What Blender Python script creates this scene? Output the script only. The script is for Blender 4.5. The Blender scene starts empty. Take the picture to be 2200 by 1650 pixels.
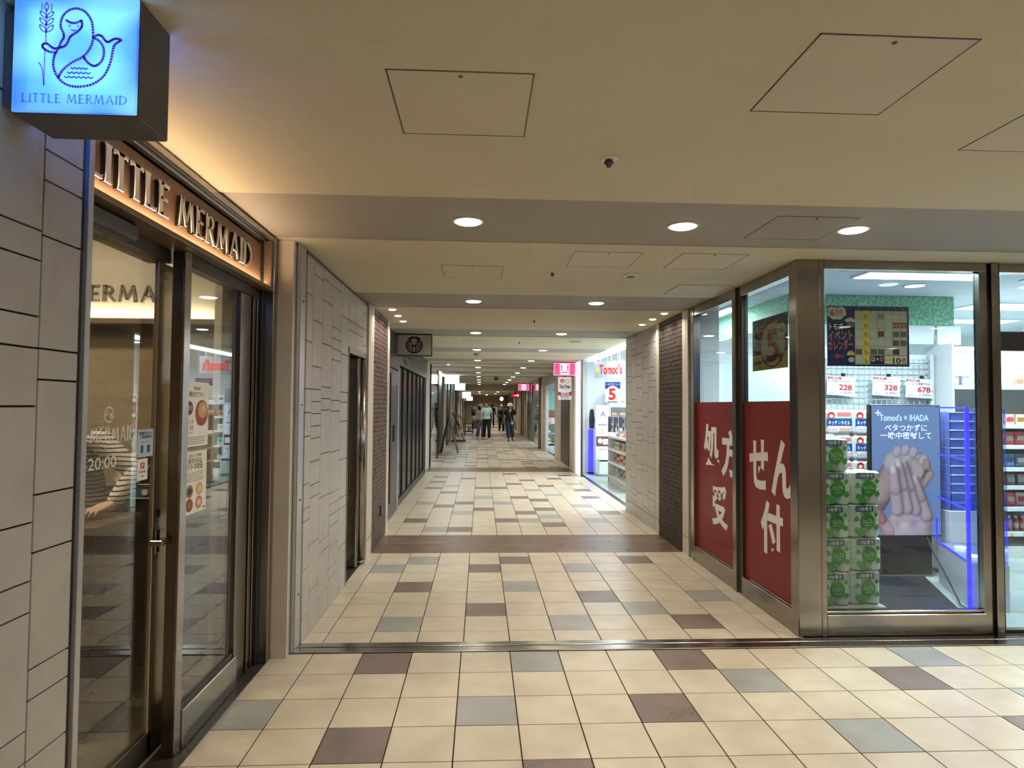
import bpy, bmesh, math, random
from math import sin, cos, pi, radians, sqrt
from mathutils import Matrix, Vector

random.seed(7)
sc = bpy.context.scene
COL = sc.collection

# ---------------------------------------------------------------- camera
W_PX, H_PX, F_PX = 2200, 1650, 1356.36
CAM_H = 1.525
cd = bpy.data.cameras.new('camera'); cam = bpy.data.objects.new('camera', cd); COL.objects.link(cam)
cd.sensor_fit = 'HORIZONTAL'; cd.sensor_width = 36.0; cd.lens = 36.0 * F_PX / W_PX
cd.clip_start = 0.05; cd.clip_end = 200
yaw, pit, rol = radians(2.82609), radians(1.96286), radians(0.41087)
fw = Vector((sin(yaw) * cos(pit), cos(yaw) * cos(pit), sin(pit)))
r0 = Vector((cos(yaw), -sin(yaw), 0)); u0 = r0.cross(fw)
rr = cos(rol) * r0 + sin(rol) * u0; uu = -sin(rol) * r0 + cos(rol) * u0
cam.matrix_world = Matrix(((rr.x, uu.x, -fw.x, 0), (rr.y, uu.y, -fw.y, 0), (rr.z, uu.z, -fw.z, CAM_H), (0, 0, 0, 1)))
sc.camera = cam

# ---------------------------------------------------------------- world, exposure
world = bpy.data.worlds.new('world'); sc.world = world; world.use_nodes = True
world.node_tree.nodes['Background'].inputs[0].default_value = (0.75, 0.8, 0.9, 1)
world.node_tree.nodes['Background'].inputs[1].default_value = 0.02
vs = sc.view_settings
vs.view_transform = 'Standard'; vs.look = 'None'; vs.gamma = 1.0; vs.use_curve_mapping = False
vs.exposure = EXPO = 0.0
cy = sc.cycles
cy.use_denoising = True
try: cy.denoiser = 'OPENIMAGEDENOISE'
except Exception: pass
cy.max_bounces = 5; cy.diffuse_bounces = 3; cy.glossy_bounces = 3; cy.transmission_bounces = 4; cy.transparent_max_bounces = 16
cy.use_adaptive_sampling = True; cy.adaptive_threshold = 0.10; cy.adaptive_min_samples = 12
cy.sample_clamp_indirect = 6.0; cy.caustics_reflective = False; cy.caustics_refractive = False
cy.use_light_tree = True

WARM = (1.0, 0.93, 0.80); COOL = (0.80, 0.92, 1.0)
P_DOWN = 9.9      # watts of one ceiling downlight
P_SPOT = 3.0
P_SHOP = 62.0     # one fluorescent panel of the drugstore

def lamp(name, loc, power, size, color, parent=None, size_y=None, rot=(0, 0, 0), spread=160, shape=None):
    ld = bpy.data.lights.new(name, 'AREA'); ld.energy = power; ld.color = color
    ld.shape = shape or ('RECTANGLE' if size_y else 'DISK'); ld.size = size
    if size_y: ld.size_y = size_y
    ld.spread = radians(spread)
    o = bpy.data.objects.new(name, ld); COL.objects.link(o); o.location = loc; o.rotation_euler = rot
    if parent:
        o.parent = parent
    return o

# ---------------------------------------------------------------- materials
def lin(r, g, b):
    f = lambda c: ((c / 255 + 0.055) / 1.055) ** 2.4 if c > 10 else c / 255 / 12.92
    return (f(r), f(g), f(b))
MATS = {}
def mat(name, col=(0.5, 0.5, 0.5), rough=0.6, metal=0.0, var=0.0, vscale=8.0, bump=0.0, bscale=60.0, spec=0.5,
        emit=None, es=0.0, stretch=None, col2=None, alpha=1.0, detail=4.0):
    if name in MATS: return MATS[name]
    m = bpy.data.materials.new(name); m.use_nodes = True
    nt = m.node_tree; b = nt.nodes['Principled BSDF']
    b.inputs['Base Color'].default_value = (*col, 1); b.inputs['Roughness'].default_value = rough
    b.inputs['Metallic'].default_value = metal; b.inputs['Specular IOR Level'].default_value = spec
    if alpha < 1: b.inputs['Alpha'].default_value = alpha
    if emit:
        b.inputs['Emission Color'].default_value = (*emit, 1); b.inputs['Emission Strength'].default_value = es
    if var or bump:
        tc = nt.nodes.new('ShaderNodeTexCoord'); mp = nt.nodes.new('ShaderNodeMapping')
        nt.links.new(tc.outputs['Object'], mp.inputs[0])
        if stretch: mp.inputs['Scale'].default_value = stretch
        oi = nt.nodes.new('ShaderNodeObjectInfo'); va = nt.nodes.new('ShaderNodeVectorMath'); va.operation = 'ADD'
        mu = nt.nodes.new('ShaderNodeMath'); mu.operation = 'MULTIPLY'; mu.inputs[1].default_value = 37.0
        nt.links.new(oi.outputs['Random'], mu.inputs[0])
        nt.links.new(mp.outputs[0], va.inputs[0]); nt.links.new(mu.outputs[0], va.inputs[1])
        if var:
            n = nt.nodes.new('ShaderNodeTexNoise'); n.inputs['Scale'].default_value = vscale; n.inputs['Detail'].default_value = detail
            nt.links.new(va.outputs[0], n.inputs['Vector'])
            r = nt.nodes.new('ShaderNodeValToRGB'); c2 = col2 or tuple(max(0, c * (1 - var)) for c in col)
            r.color_ramp.elements[0].position = 0.3; r.color_ramp.elements[1].position = 0.7
            r.color_ramp.elements[0].color = (*c2, 1); r.color_ramp.elements[1].color = (*[min(1, c * (1 + var * 0.5)) for c in col], 1)
            nt.links.new(n.outputs[0], r.inputs[0]); nt.links.new(r.outputs[0], b.inputs['Base Color'])
        if bump:
            n2 = nt.nodes.new('ShaderNodeTexNoise'); n2.inputs['Scale'].default_value = bscale
            nt.links.new(va.outputs[0], n2.inputs['Vector'])
            bp = nt.nodes.new('ShaderNodeBump'); bp.inputs['Strength'].default_value = bump; bp.inputs['Distance'].default_value = 0.004
            nt.links.new(n2.outputs[0], bp.inputs['Height']); nt.links.new(bp.outputs[0], b.inputs['Normal'])
    MATS[name] = m; return m

def flatmat(name, col, rough=0.55, es=0.0):
    return mat(name, col, rough, emit=col if es else None, es=es)

def glassmat(name, tint=(0.93, 0.96, 0.95), ior=1.5, rough=0.0):
    m = bpy.data.materials.new(name); m.use_nodes = True; nt = m.node_tree
    nt.nodes.remove(nt.nodes['Principled BSDF']); out = nt.nodes['Material Output']
    t = nt.nodes.new('ShaderNodeBsdfTransparent'); t.inputs[0].default_value = (*tint, 1)
    g = nt.nodes.new('ShaderNodeBsdfGlossy'); g.inputs['Roughness'].default_value = rough; g.inputs[0].default_value = (1, 1, 1, 1)
    f = nt.nodes.new('ShaderNodeFresnel'); f.inputs[0].default_value = ior
    mx = nt.nodes.new('ShaderNodeMixShader')
    ge = nt.nodes.new('ShaderNodeNewGeometry'); ma = nt.nodes.new('ShaderNodeMath'); ma.operation = 'MULTIPLY_ADD'   # same index seen from both sides of the thin pane
    ma.inputs[1].default_value = 1/ior - ior; ma.inputs[2].default_value = ior
    nt.links.new(ge.outputs['Backfacing'], ma.inputs[0]); nt.links.new(ma.outputs[0], f.inputs[0])
    nt.links.new(f.outputs[0], mx.inputs[0]); nt.links.new(t.outputs[0], mx.inputs[1]); nt.links.new(g.outputs[0], mx.inputs[2])
    nt.links.new(mx.outputs[0], out.inputs[0]); MATS[name] = m; return m

GLASS = glassmat('clear_glass'); GLASS_SHOP = glassmat('shop_glass', (0.80, 0.86, 0.86), 1.45)
GLASS_BAKERY = glassmat('bakery_glass', (0.84, 0.82, 0.76), 1.6)
ACRYLIC = glassmat('clear_acrylic', (0.80, 0.86, 0.97), 1.35, 0.05)
M_CEIL = mat('ceiling_paint', (0.64, 0.585, 0.445), 0.75, var=0.05, vscale=1.2, bump=0.05, bscale=180)
M_BAND = mat('ceiling_band_paint', (0.375, 0.352, 0.315), 0.7, var=0.05, vscale=1.5)
M_GROUT = mat('floor_grout', lin(44, 33, 27), 0.9, var=0.2, vscale=20)
M_CREAM = mat('cream_floor_tile', (0.60, 0.515, 0.385), 0.33, var=0.14, vscale=5.0, bump=0.05, bscale=90, detail=7)
M_GREYT = mat('grey_floor_tile', (0.345, 0.34, 0.305), 0.33, var=0.14, vscale=6.0, bump=0.05, bscale=90, detail=7)
M_BROWNT = mat('brown_floor_tile', (0.205, 0.152, 0.124), 0.36, var=0.18, vscale=6.0, bump=0.05, bscale=90, detail=7)
M_WOOD = mat('wood_plank', (0.175, 0.115, 0.078), 0.35, var=0.45, vscale=5.0, stretch=(1.2, 14, 1), bump=0.1, bscale=8, detail=8)
M_WOOD2 = mat('wood_plank_pale', (0.20, 0.14, 0.10), 0.35, var=0.4, vscale=5.0, stretch=(1.2, 14, 1), bump=0.1, bscale=8, detail=8)
M_STEEL = mat('brushed_steel', (0.36, 0.335, 0.30), 0.21, 1.0, var=0.12, vscale=30, stretch=(40, 40, 0.6))
M_STEELH = mat('brushed_steel_horizontal', (0.36, 0.34, 0.31), 0.21, 1.0, var=0.12, vscale=30, stretch=(0.6, 40, 40))
M_STEELD = mat('dark_steel', (0.13, 0.115, 0.10), 0.38, 1.0, var=0.1, vscale=30, stretch=(40, 40, 0.6))
M_JAMB = mat('grey_painted_steel', (0.50, 0.50, 0.50), 0.32, 0.55, var=0.06, vscale=3)
M_WTILE = mat('wall_tile_ceramic', (0.50, 0.475, 0.43), 0.42, var=0.09, vscale=9, bump=0.06, bscale=40)
M_WTILE2 = mat('wall_tile_ceramic_near', (0.43, 0.40, 0.365), 0.45, var=0.08, vscale=7, bump=0.08, bscale=30)
M_WGROUT = mat('wall_grout', lin(70, 56, 46), 0.9, var=0.1, vscale=20)
M_CREAMP = mat('cream_stone_trim', (0.64, 0.575, 0.47), 0.55, var=0.08, vscale=6)
M_BRICKL = mat('red_brown_brick', (0.115, 0.062, 0.044), 0.6, var=0.30, vscale=14, bump=0.25, bscale=50)
M_BRICKR = mat('dark_brown_brick', (0.062, 0.039, 0.029), 0.65, var=0.30, vscale=14, bump=0.25, bscale=50)
M_MORTAR = mat('dark_mortar', lin(34, 25, 21), 0.9, var=0.1)
M_BLACK = mat('black_paint', (0.012, 0.012, 0.013), 0.35, var=0.1)
M_BLACKM = mat('black_matte', (0.015, 0.015, 0.017), 0.7, var=0.1)
M_CHAR = mat('charcoal_panel', (0.028, 0.029, 0.034), 0.4, var=0.1, vscale=3)
M_GREY = mat('mid_grey_plastic', (0.30, 0.30, 0.30), 0.5, var=0.04)
M_WHITE = mat('white_plastic', (0.80, 0.80, 0.79), 0.4, var=0.03)
M_PAPER = mat('white_paper', (0.82, 0.81, 0.78), 0.6, var=0.02)
M_SHOPW = mat('shop_white_paint', (0.74, 0.78, 0.80), 0.6, var=0.03, vscale=2)
M_SHOPC = mat('shop_ceiling_paint', (0.62, 0.67, 0.72), 0.7, var=0.03, vscale=2)
M_SHOPF = mat('shop_vinyl_floor', (0.42, 0.50, 0.46), 0.18, var=0.22, vscale=3.5, detail=6)
M_LENS = flatmat('downlight_lens', (1.0, 0.97, 0.86), es=9.0)
M_TUBE = flatmat('fluorescent_panel', (0.95, 0.985, 1.0), es=7.0)
M_RED = mat('red_film', lin(128, 18, 24), 0.42, var=0.04)
M_LETW = mat('white_lettering', (0.78, 0.76, 0.72), 0.5, var=0.02)

# ---------------------------------------------------------------- mesh helpers
class MB:
    """collects simple shapes; build() links them as one mesh object"""
    def __init__(s): s.v = []; s.f = []; s.mi = []; s.cur = 0
    def add(s, vs, fs):
        o = len(s.v); s.v += [tuple(v) for v in vs]; s.f += [tuple(i + o for i in f) for f in fs]; s.mi += [s.cur] * len(fs); return s
    def box(s, x0, y0, z0, x1, y1, z1):
        if x0 > x1: x0, x1 = x1, x0
        if y0 > y1: y0, y1 = y1, y0
        if z0 > z1: z0, z1 = z1, z0
        return s.add([(x0,y0,z0),(x1,y0,z0),(x1,y1,z0),(x0,y1,z0),(x0,y0,z1),(x1,y0,z1),(x1,y1,z1),(x0,y1,z1)],
              [(0,3,2,1),(4,5,6,7),(0,1,5,4),(1,2,6,5),(2,3,7,6),(3,0,4,7)])
    def bbox(s, x0, y0, z0, x1, y1, z1, b=0.004):
        """box with its edges chamfered"""
        cx, cy_, cz = (x0+x1)/2, (y0+y1)/2, (z0+z1)/2; hx, hy, hz = abs(x1-x0)/2, abs(y1-y0)/2, abs(z1-z0)/2
        b = min(b, hx*.9, hy*.9, hz*.9)
        vs = []; idx = {}
        for sx in (-1,1):
            for sy in (-1,1):
                for sz in (-1,1):
                    for a in range(3):
                        d = [hx, hy, hz]
                        for k in range(3):
                            if k != a: d[k] -= b
                        idx[(sx,sy,sz,a)] = len(vs); vs.append((cx+sx*d[0], cy_+sy*d[1], cz+sz*d[2]))
        fs = []
        g = lambda *k: idx[k]
        for t in (-1,1):
            fs.append([g(t,-1,-1,0), g(t,1,-1,0), g(t,1,1,0), g(t,-1,1,0)][::t])
            fs.append([g(-1,t,-1,1), g(-1,t,1,1), g(1,t,1,1), g(1,t,-1,1)][::t])
            fs.append([g(-1,-1,t,2), g(1,-1,t,2), g(1,1,t,2), g(-1,1,t,2)][::t])
        for p in (-1,1):
            for q in (-1,1):
                e = -1 if p*q > 0 else 1
                fs.append([g(p,q,-1,0), g(p,q,1,0), g(p,q,1,1), g(p,q,-1,1)][::-e])
                fs.append([g(p,-1,q,0), g(p,1,q,0), g(p,1,q,2), g(p,-1,q,2)][::e])
                fs.append([g(-1,p,q,1), g(1,p,q,1), g(1,p,q,2), g(-1,p,q,2)][::-e])
        for sx in (-1,1):
            for sy in (-1,1):
                for sz in (-1,1):
                    fs.append([g(sx,sy,sz,0), g(sx,sy,sz,1), g(sx,sy,sz,2)][::1 if sx*sy*sz > 0 else -1])
        return s.add(vs, fs)
    def cyl(s, p, q, r, r2=None, n=12, caps=True):
        p, q = Vector(p), Vector(q); d = (q-p).normalized(); a = Vector((1,0,0)) if abs(d.x) < .9 else Vector((0,1,0))
        u = d.cross(a).normalized(); w = d.cross(u); r2 = r if r2 is None else r2
        vs = [p + (u*cos(2*pi*i/n) + w*sin(2*pi*i/n))*r for i in range(n)] + [q + (u*cos(2*pi*i/n) + w*sin(2*pi*i/n))*r2 for i in range(n)]
        fs = [(i, (i+1)%n, n+(i+1)%n, n+i) for i in range(n)]
        if caps: fs += [tuple(range(n))[::-1], tuple(range(n, 2*n))]
        return s.add(vs, fs)
    def tube(s, pts, r, n=8):
        for a, b in zip(pts[:-1], pts[1:]): s.cyl(a, b, r, n=n)
        return s
    def lathe(s, prof, c=(0,0,0), n=20, ax='z'):
        """prof: list of (radius, height)"""
        vs = []; fs = []
        for (r, h) in prof:
            for i in range(n):
                a = 2*pi*i/n; x, y = r*cos(a), r*sin(a)
                vs.append((c[0]+x, c[1]+y, c[2]+h) if ax == 'z' else (c[0]+x, c[1]+h, c[2]+y))
        for j in range(len(prof)-1):
            for i in range(n): fs.append((j*n+i, j*n+(i+1)%n, (j+1)*n+(i+1)%n, (j+1)*n+i))
        fs.append(tuple(range(n))[::-1]); m = (len(prof)-1)*n; fs.append(tuple(range(m, m+n)))
        return s.add(vs, fs)
    def loft(s, rings):
        """rings: list of lists of equal length, closed with caps"""
        n = len(rings[0]); vs = [v for r in rings for v in r]; fs = []
        for j in range(len(rings)-1):
            for i in range(n): fs.append((j*n+i, j*n+(i+1)%n, (j+1)*n+(i+1)%n, (j+1)*n+i))
        fs.append(tuple(range(n))[::-1]); m = (len(rings)-1)*n; fs.append(tuple(range(m, m+n)))
        return s.add(vs, fs)
    def limb(s, pts, rad, n=12, flat=1.0):
        """tapered limb through pts with radii rad, rounded ends"""
        pts = [Vector(p) for p in pts]; rings = []
        a = Vector((1,0,0)) if abs((pts[-1]-pts[0]).normalized().x) < .9 else Vector((0,1,0))
        P = []; R = []
        d0 = (pts[1]-pts[0]).normalized(); d1 = (pts[-1]-pts[-2]).normalized()
        P += [pts[0]-d0*rad[0]*.9, pts[0]-d0*rad[0]*.55]; R += [rad[0]*.3, rad[0]*.8]
        for i in range(len(pts)-1):
            for t in (0, .5):
                P.append(pts[i].lerp(pts[i+1], t)); R.append(rad[i]*(1-t)+rad[i+1]*t)
        P.append(pts[-1]); R.append(rad[-1])
        P += [pts[-1]+d1*rad[-1]*.55, pts[-1]+d1*rad[-1]*.9]; R += [rad[-1]*.8, rad[-1]*.3]
        for i, (p, r) in enumerate(zip(P, R)):
            d = (P[min(i+1, len(P)-1)] - P[max(i-1, 0)]).normalized()
            u = d.cross(a).normalized(); w = d.cross(u)
            rings.append([p + u*cos(2*pi*k/n)*r*flat + w*sin(2*pi*k/n)*r for k in range(n)])
        return s.loft(rings)
    def ell(s, c, rx, ry, rz, n=16, m=10, z0=-1.0, z1=1.0):
        rings = []
        for j in range(m+1):
            t = max(-.985, min(.985, z0 + (z1-z0)*j/m)); a = math.asin(t)
            rings.append([(c[0]+rx*cos(a)*cos(2*pi*i/n), c[1]+ry*cos(a)*sin(2*pi*i/n), c[2]+rz*sin(a)) for i in range(n)])
        return s.loft(rings)
    def prism(s, poly, h0, h1, M=None):
        """polygon in local xy extruded along local z; M maps to world"""
        n = len(poly); area = sum(poly[i][0]*poly[(i+1)%n][1]-poly[(i+1)%n][0]*poly[i][1] for i in range(n))
        if area < 0: poly = poly[::-1]
        vs = [Vector((x, y, h0)) for x, y in poly] + [Vector((x, y, h1)) for x, y in poly]
        if M: vs = [M @ v for v in vs]
        return s.add(vs, [tuple(range(n))[::-1], tuple(range(n, 2*n))] + [(i, (i+1)%n, n+(i+1)%n, n+i) for i in range(n)])
    def mesh(s, name):
        me = bpy.data.meshes.new(name); me.from_pydata(s.v, [], s.f); me.update(); return me
    def build(s, name, m, parent=None, smooth=False, kind=None):
        me = s.mesh(name)
        for k in (m if isinstance(m, (list, tuple)) else [m]): me.materials.append(k)
        if isinstance(m, (list, tuple)):
            for p, i in zip(me.polygons, s.mi): p.material_index = i
        if smooth: me.polygons.foreach_set('use_smooth', [True]*len(me.polygons))
        return put(name, me, parent, kind=kind)

def put(name, me, parent=None, loc=None, rz=None, kind=None):
    o = bpy.data.objects.new(name, me); COL.objects.link(o)
    if parent is not None: o.parent = parent
    if loc is not None: o.location = loc
    if rz is not None: o.rotation_euler = (0, 0, rz)
    if kind: o['kind'] = kind
    return o
def tag(o, label, cat, group=None):
    o['label'] = label; o['category'] = cat
    if group: o['group'] = group
    return o
def thing(name, label, cat, loc=(0,0,0), rz=0, group=None):
    o = bpy.data.objects.new(name, None); COL.objects.link(o); o.location = loc; o.rotation_euler = (0,0,rz)
    o.empty_display_size = 0.1
    return tag(o, label, cat, group)
def struct(name, label=None):
    o = bpy.data.objects.new(name, None); COL.objects.link(o); o['kind'] = 'structure'; o.empty_display_size = 0.1
    if label: o['label'] = label
    return o
def kids(o): return [c for c in bpy.data.objects if c.parent == o]
def dup(root, loc, rz=0, label=None, group=None, ch=None):
    r = root.copy(); COL.objects.link(r); r.location = loc; r.rotation_euler = (0,0,rz)
    if label: r['label'] = label
    if group: r['group'] = group
    for c in (root.children if ch is None else ch):
        k = c.copy(); COL.objects.link(k); k.parent = r
        for g in c.children:
            d = g.copy(); COL.objects.link(d); d.parent = k
    return r
def frame(o, xd, yd):
    xd, yd = Vector(xd), Vector(yd); n = xd.cross(yd)
    return Matrix(((xd.x, yd.x, n.x, o[0]), (xd.y, yd.y, n.y, o[1]), (xd.z, yd.z, n.z, o[2]), (0,0,0,1)))
FRONT = ((1,0,0), (0,0,1))      # faces the camera (-Y)
EAST = ((0,1,0), (0,0,1))       # on the left wall, faces +X
WEST = ((0,-1,0), (0,0,1))      # on the right wall, faces -X

_TC = {}
def text_mesh(s, bold=0.0, extrude=0.0, space=1.0):
    """text with cap height about 1 is returned as (verts, faces, width, y0, y1)"""
    k = (s, bold, extrude, space)
    if k in _TC: return _TC[k]
    cu = bpy.data.curves.new('lettering', 'FONT'); cu.body = s; cu.size = 1.37; cu.offset = bold; cu.extrude = extrude; cu.space_character = space
    cu.resolution_u = 3
    o = bpy.data.objects.new('lettering', cu)
    me = bpy.data.meshes.new_from_object(o)
    vs = [tuple(v.co) for v in me.vertices]; fs = [tuple(p.vertices) for p in me.polygons]
    bpy.data.objects.remove(o); bpy.data.meshes.remove(me); bpy.data.curves.remove(cu)
    xs = [v[0] for v in vs] or [0]; ys = [v[1] for v in vs] or [0]
    _TC[k] = (vs, fs, min(xs), max(xs), min(ys), max(ys)); return _TC[k]

class Art:
    """flat print laid on a surface: one child mesh for each ink"""
    def __init__(s, parent, M, step=0.0004, base=0.0006, name='print'):
        s.p = parent; s.M = M; s.step = step; s.base = base; s.d = {}; s.name = name; s.l = 0
    def _mb(s, m):
        if m.name not in s.d: s.d[m.name] = (MB(), m)
        return s.d[m.name][0]
    def poly(s, pts, m, layer=0, h=None):
        z = s.base + s.step*layer; n = len(pts)
        area = sum(pts[i][0]*pts[(i+1)%n][1]-pts[(i+1)%n][0]*pts[i][1] for i in range(n))
        if area < 0: pts = pts[::-1]
        s._mb(m).add([s.M @ Vector((x, y, z)) for x, y in pts], [tuple(range(n))]); return s
    def rect(s, x0, y0, x1, y1, m, layer=0): return s.poly([(x0,y0),(x1,y0),(x1,y1),(x0,y1)], m, layer)
    def oval(s, cx, cy_, rx, ry, m, layer=0, n=24): return s.poly([(cx+rx*cos(2*pi*i/n), cy_+ry*sin(2*pi*i/n)) for i in range(n)], m, layer)
    def ring(s, cx, cy_, rx, ry, w, m, layer=0, n=28):
        z = s.base + s.step*layer; vs = []; fs = []
        for i in range(n):
            a = 2*pi*i/n
            vs += [s.M @ Vector((cx+rx*cos(a), cy_+ry*sin(a), z)), s.M @ Vector((cx+(rx-w)*cos(a), cy_+(ry-w)*sin(a), z))]
            j = (i+1) % n; fs.append((2*i, 2*j, 2*j+1, 2*i+1))
        s._mb(m).add(vs, fs); return s
    def line(s, pts, w, m, layer=0):
        for a, b in zip(pts[:-1], pts[1:]):
            dx, dy = b[0]-a[0], b[1]-a[1]; L = sqrt(dx*dx+dy*dy) or 1; nx, ny = -dy/L*w/2, dx/L*w/2; ex, ey = dx/L*w*.3, dy/L*w*.3
            s.poly([(a[0]-ex+nx,a[1]-ey+ny),(a[0]-ex-nx,a[1]-ey-ny),(b[0]+ex-nx,b[1]+ey-ny),(b[0]+ex+nx,b[1]+ey+ny)], m, layer)
        return s
    def text(s, t, x, y, h, m, layer=1, w=None, bold=0.0, align='l', rot=0.0, shear=0.0):
        vs, fs, x0, x1, y0, y1 = text_mesh(t, bold)
        if not vs: return s
        sx = h; sy = h
        if w: sx = w/(x1-x0)
        wd = (x1-x0)*sx; ox = {'l': 0, 'c': -wd/2, 'r': -wd}[align]
        z = s.base + s.step*layer; c, n_ = cos(rot), sin(rot)
        P = []
        for v in vs:
            a, b = (v[0]-x0)*sx+ox + shear*v[1]*sy, v[1]*sy
            P.append(s.M @ Vector((x+a*c-b*n_, y+a*n_+b*c, z)))
        s._mb(m).add(P, fs); return s
    def done(s):
        for k, (mb, m) in s.d.items(): mb.build(s.name, m, s.p)
INK = {}
def ink(r, g, b, es=0.0):
    k = (r, g, b, es)
    if k not in INK: INK[k] = mat('ink_%d_%d_%d%s' % (r, g, b, '_lit' if es else ''), lin(r, g, b), 0.5, emit=lin(r, g, b) if es else None, es=es)
    return INK[k]
# ================================================================ STRUCTURE
CZ = 2.53                       # ceiling height
LX, RX = -1.13, 2.15            # planes of the corridor walls
# ---------------------------------------------------------------- floor
floor = struct('floor', 'corridor floor of cream, grey and brown square tiles')
MB().box(-1.36, -3.2, -0.12, 8.2, 3.972, -0.0035).box(-1.6, 3.972, -0.12, 2.3, 62, -0.0035).box(2.3, 3.972, -0.12, 8.2, 4.17, -0.0035).build('screed', M_GROUT, floor)
T = 0.3; G = 0.0029
tile_me = {}
def tile_mesh(w, d, m):
    k = (round(w, 3), round(d, 3), m.name)
    if k not in tile_me:
        me = MB().bbox(-w/2, -d/2, -0.009, w/2, d/2, 0, 0.0012).mesh('floor_tile'); me.materials.append(m); tile_me[k] = me
    return tile_me[k]
tiles = []
def add_tiles(x0, y0, xmin, xmax, ymin, ymax, colors):
    k0 = math.floor((xmin-x0)/T); k1 = math.ceil((xmax-x0)/T); j0 = math.floor((ymin-y0)/T); j1 = math.ceil((ymax-y0)/T)
    for j in range(j0, j1):
        for k in range(k0, k1):
            a, b = max(x0+k*T, xmin)+G, min(x0+k*T+T, xmax)-G; c, d = max(y0+j*T, ymin)+G, min(y0+j*T+T, ymax)-G
            if b-a < 0.02 or d-c < 0.02: continue
            m = colors(k, j); tiles.append(((a+b)/2, (c+d)/2, b-a, d-c, m))
B_, G_ = M_BROWNT, M_GREYT
def table(brown, grey, rnd=None):
    b, g = set(brown), set(grey)
    def f(k, j):
        if (k, j) in b: return B_
        if (k, j) in g: return G_
        if rnd and rnd(k, j):
            h = (k*7919 + j*104729 + k*j*31) % 23
            return B_ if h in (3, 11, 17) else G_ if h in (5, 19) else M_CREAM
        return M_CREAM
    return f
add_tiles(-1.007, 3.668, -1.253, 8.2, 0.1, 3.971, table(
    [(1,0),(7,0),(11,-1),(6,-2),(1,-3),(12,-3),(4,-4),(16,-1),(15,-3)], [(4,0),(12,0),(8,-1),(-1,-2),(3,-2),(13,-2),(9,-3),(17,-2)],
    lambda k, j: j < -4 or k > 14))
add_tiles(-0.998, 4.333, -1.14, 2.16, 4.128, 6.599, table(
    [(8,0),(3,1),(6,2),(1,3),(3,5),(4,6),(8,6)], [(1,0),(5,0),(7,1),(9,2),(4,3),(0,5),(6,5),(1,6)]))
add_tiles(-0.993, 7.697, -1.25, 2.23, 7.497, 14.586, table(
    [(2,0),(0,2),(4,2),(6,1),(1,6),(2,7),(3,5),(5,4),(6,5),(9,4),(6,8),(5,9),(1,11),(0,13),(3,13),(4,13),(0,16),(2,18),(0,19),(7,14),(5,15),(6,17),(9,12),(9,9),(8,18),(9,20),(5,21)],
    [(1,0),(5,2),(2,4),(6,3),(8,2),(0,7),(4,7),(8,6),(3,9),(7,10),(1,14),(6,12),(9,15)]))
add_tiles(-0.99, 15.6, -1.35, 2.25, 15.571, 62, table([], [], lambda k, j: True))
tiles.sort(key=lambda t: -(t[2]*t[3])/max(t[1]*t[1], 1) * (1 if (t[1] > 2.3 and t[0] < t[1]*0.86) else 0.001))
for x, y, w, d, m in tiles[:298]:
    put('floor_tile', tile_mesh(w, d, m), floor, (x, y, 0))
rest = MB(); ms = [M_CREAM, M_GREYT, M_BROWNT]
for x, y, w, d, m in tiles[298:]:
    rest.cur = ms.index(m); rest.box(x-w/2, y-d/2, -0.009, x+w/2, y+d/2, 0)
rest.build('floor_tiles_beyond', ms, floor, kind='stuff')
# wood strips across the corridor
def planks(y0, y1, rows, x0, x1, L, single):
    rh = (y1-y0)/rows; acc = MB()
    for r in range(rows):
        x = x0 - (r*0.37 % 1)*L
        while x < x1:
            a, b = max(x, x0)+.0012, min(x+L, x1)-.0012
            if b-a > .03:
                if single:
                    me = MB().bbox(-(b-a)/2, -rh/2+.0012, -.009, (b-a)/2, rh/2-.0012, 0, .001).mesh('plank')
                    me.materials.append(M_WOOD if random.random() < .6 else M_WOOD2); put('plank', me, floor, ((a+b)/2, y0+rh*(r+.5), 0))
                else: acc.box(a, y0+rh*r+.0012, -.009, b, y0+rh*(r+1)-.0012, 0)
            x += L
    if not single: acc.build('planks_beyond', M_WOOD, floor, kind='stuff')
planks(6.599, 7.497, 6, -1.13, 2.15, 0.9, True)
planks(14.586, 15.571, 6, -1.3, 2.3, 0.9, False)
# steel shutter threshold
th = struct('trim_1', 'brushed steel shutter track across the floor')
MB().bbox(-1.135, 3.972, -.01, 3.62, 4.05, .006, .003).build('rail', M_STEELH, th)
MB().bbox(-1.135, 4.064, -.01, 3.62, 4.128, .006, .003).build('rail', M_STEELH, th)
MB().box(-1.135, 4.05, -.01, 3.62, 4.064, -.002).build('slot', M_BLACK, th)
MB().bbox(3.62, 3.972, -.01, 8.2, 4.128, .003, .002).build('rail', M_STEELH, th)
MB().box(-1.3, 22.9, -.008, 2.25, 23.0, .002).build('joint_strip', M_STEELD, th)
MB().box(-1.3, 31.0, -.008, 2.25, 31.15, .002).build('joint_strip', M_STEELD, th)
# dark strip at the bakery door
MB().bbox(-1.42, 1.9, -.1, -1.253, 3.9, -.001, .002).build('door_strip', mat('dark_stone_strip', (0.045, 0.032, 0.026), 0.35, var=0.2), floor)

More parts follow.
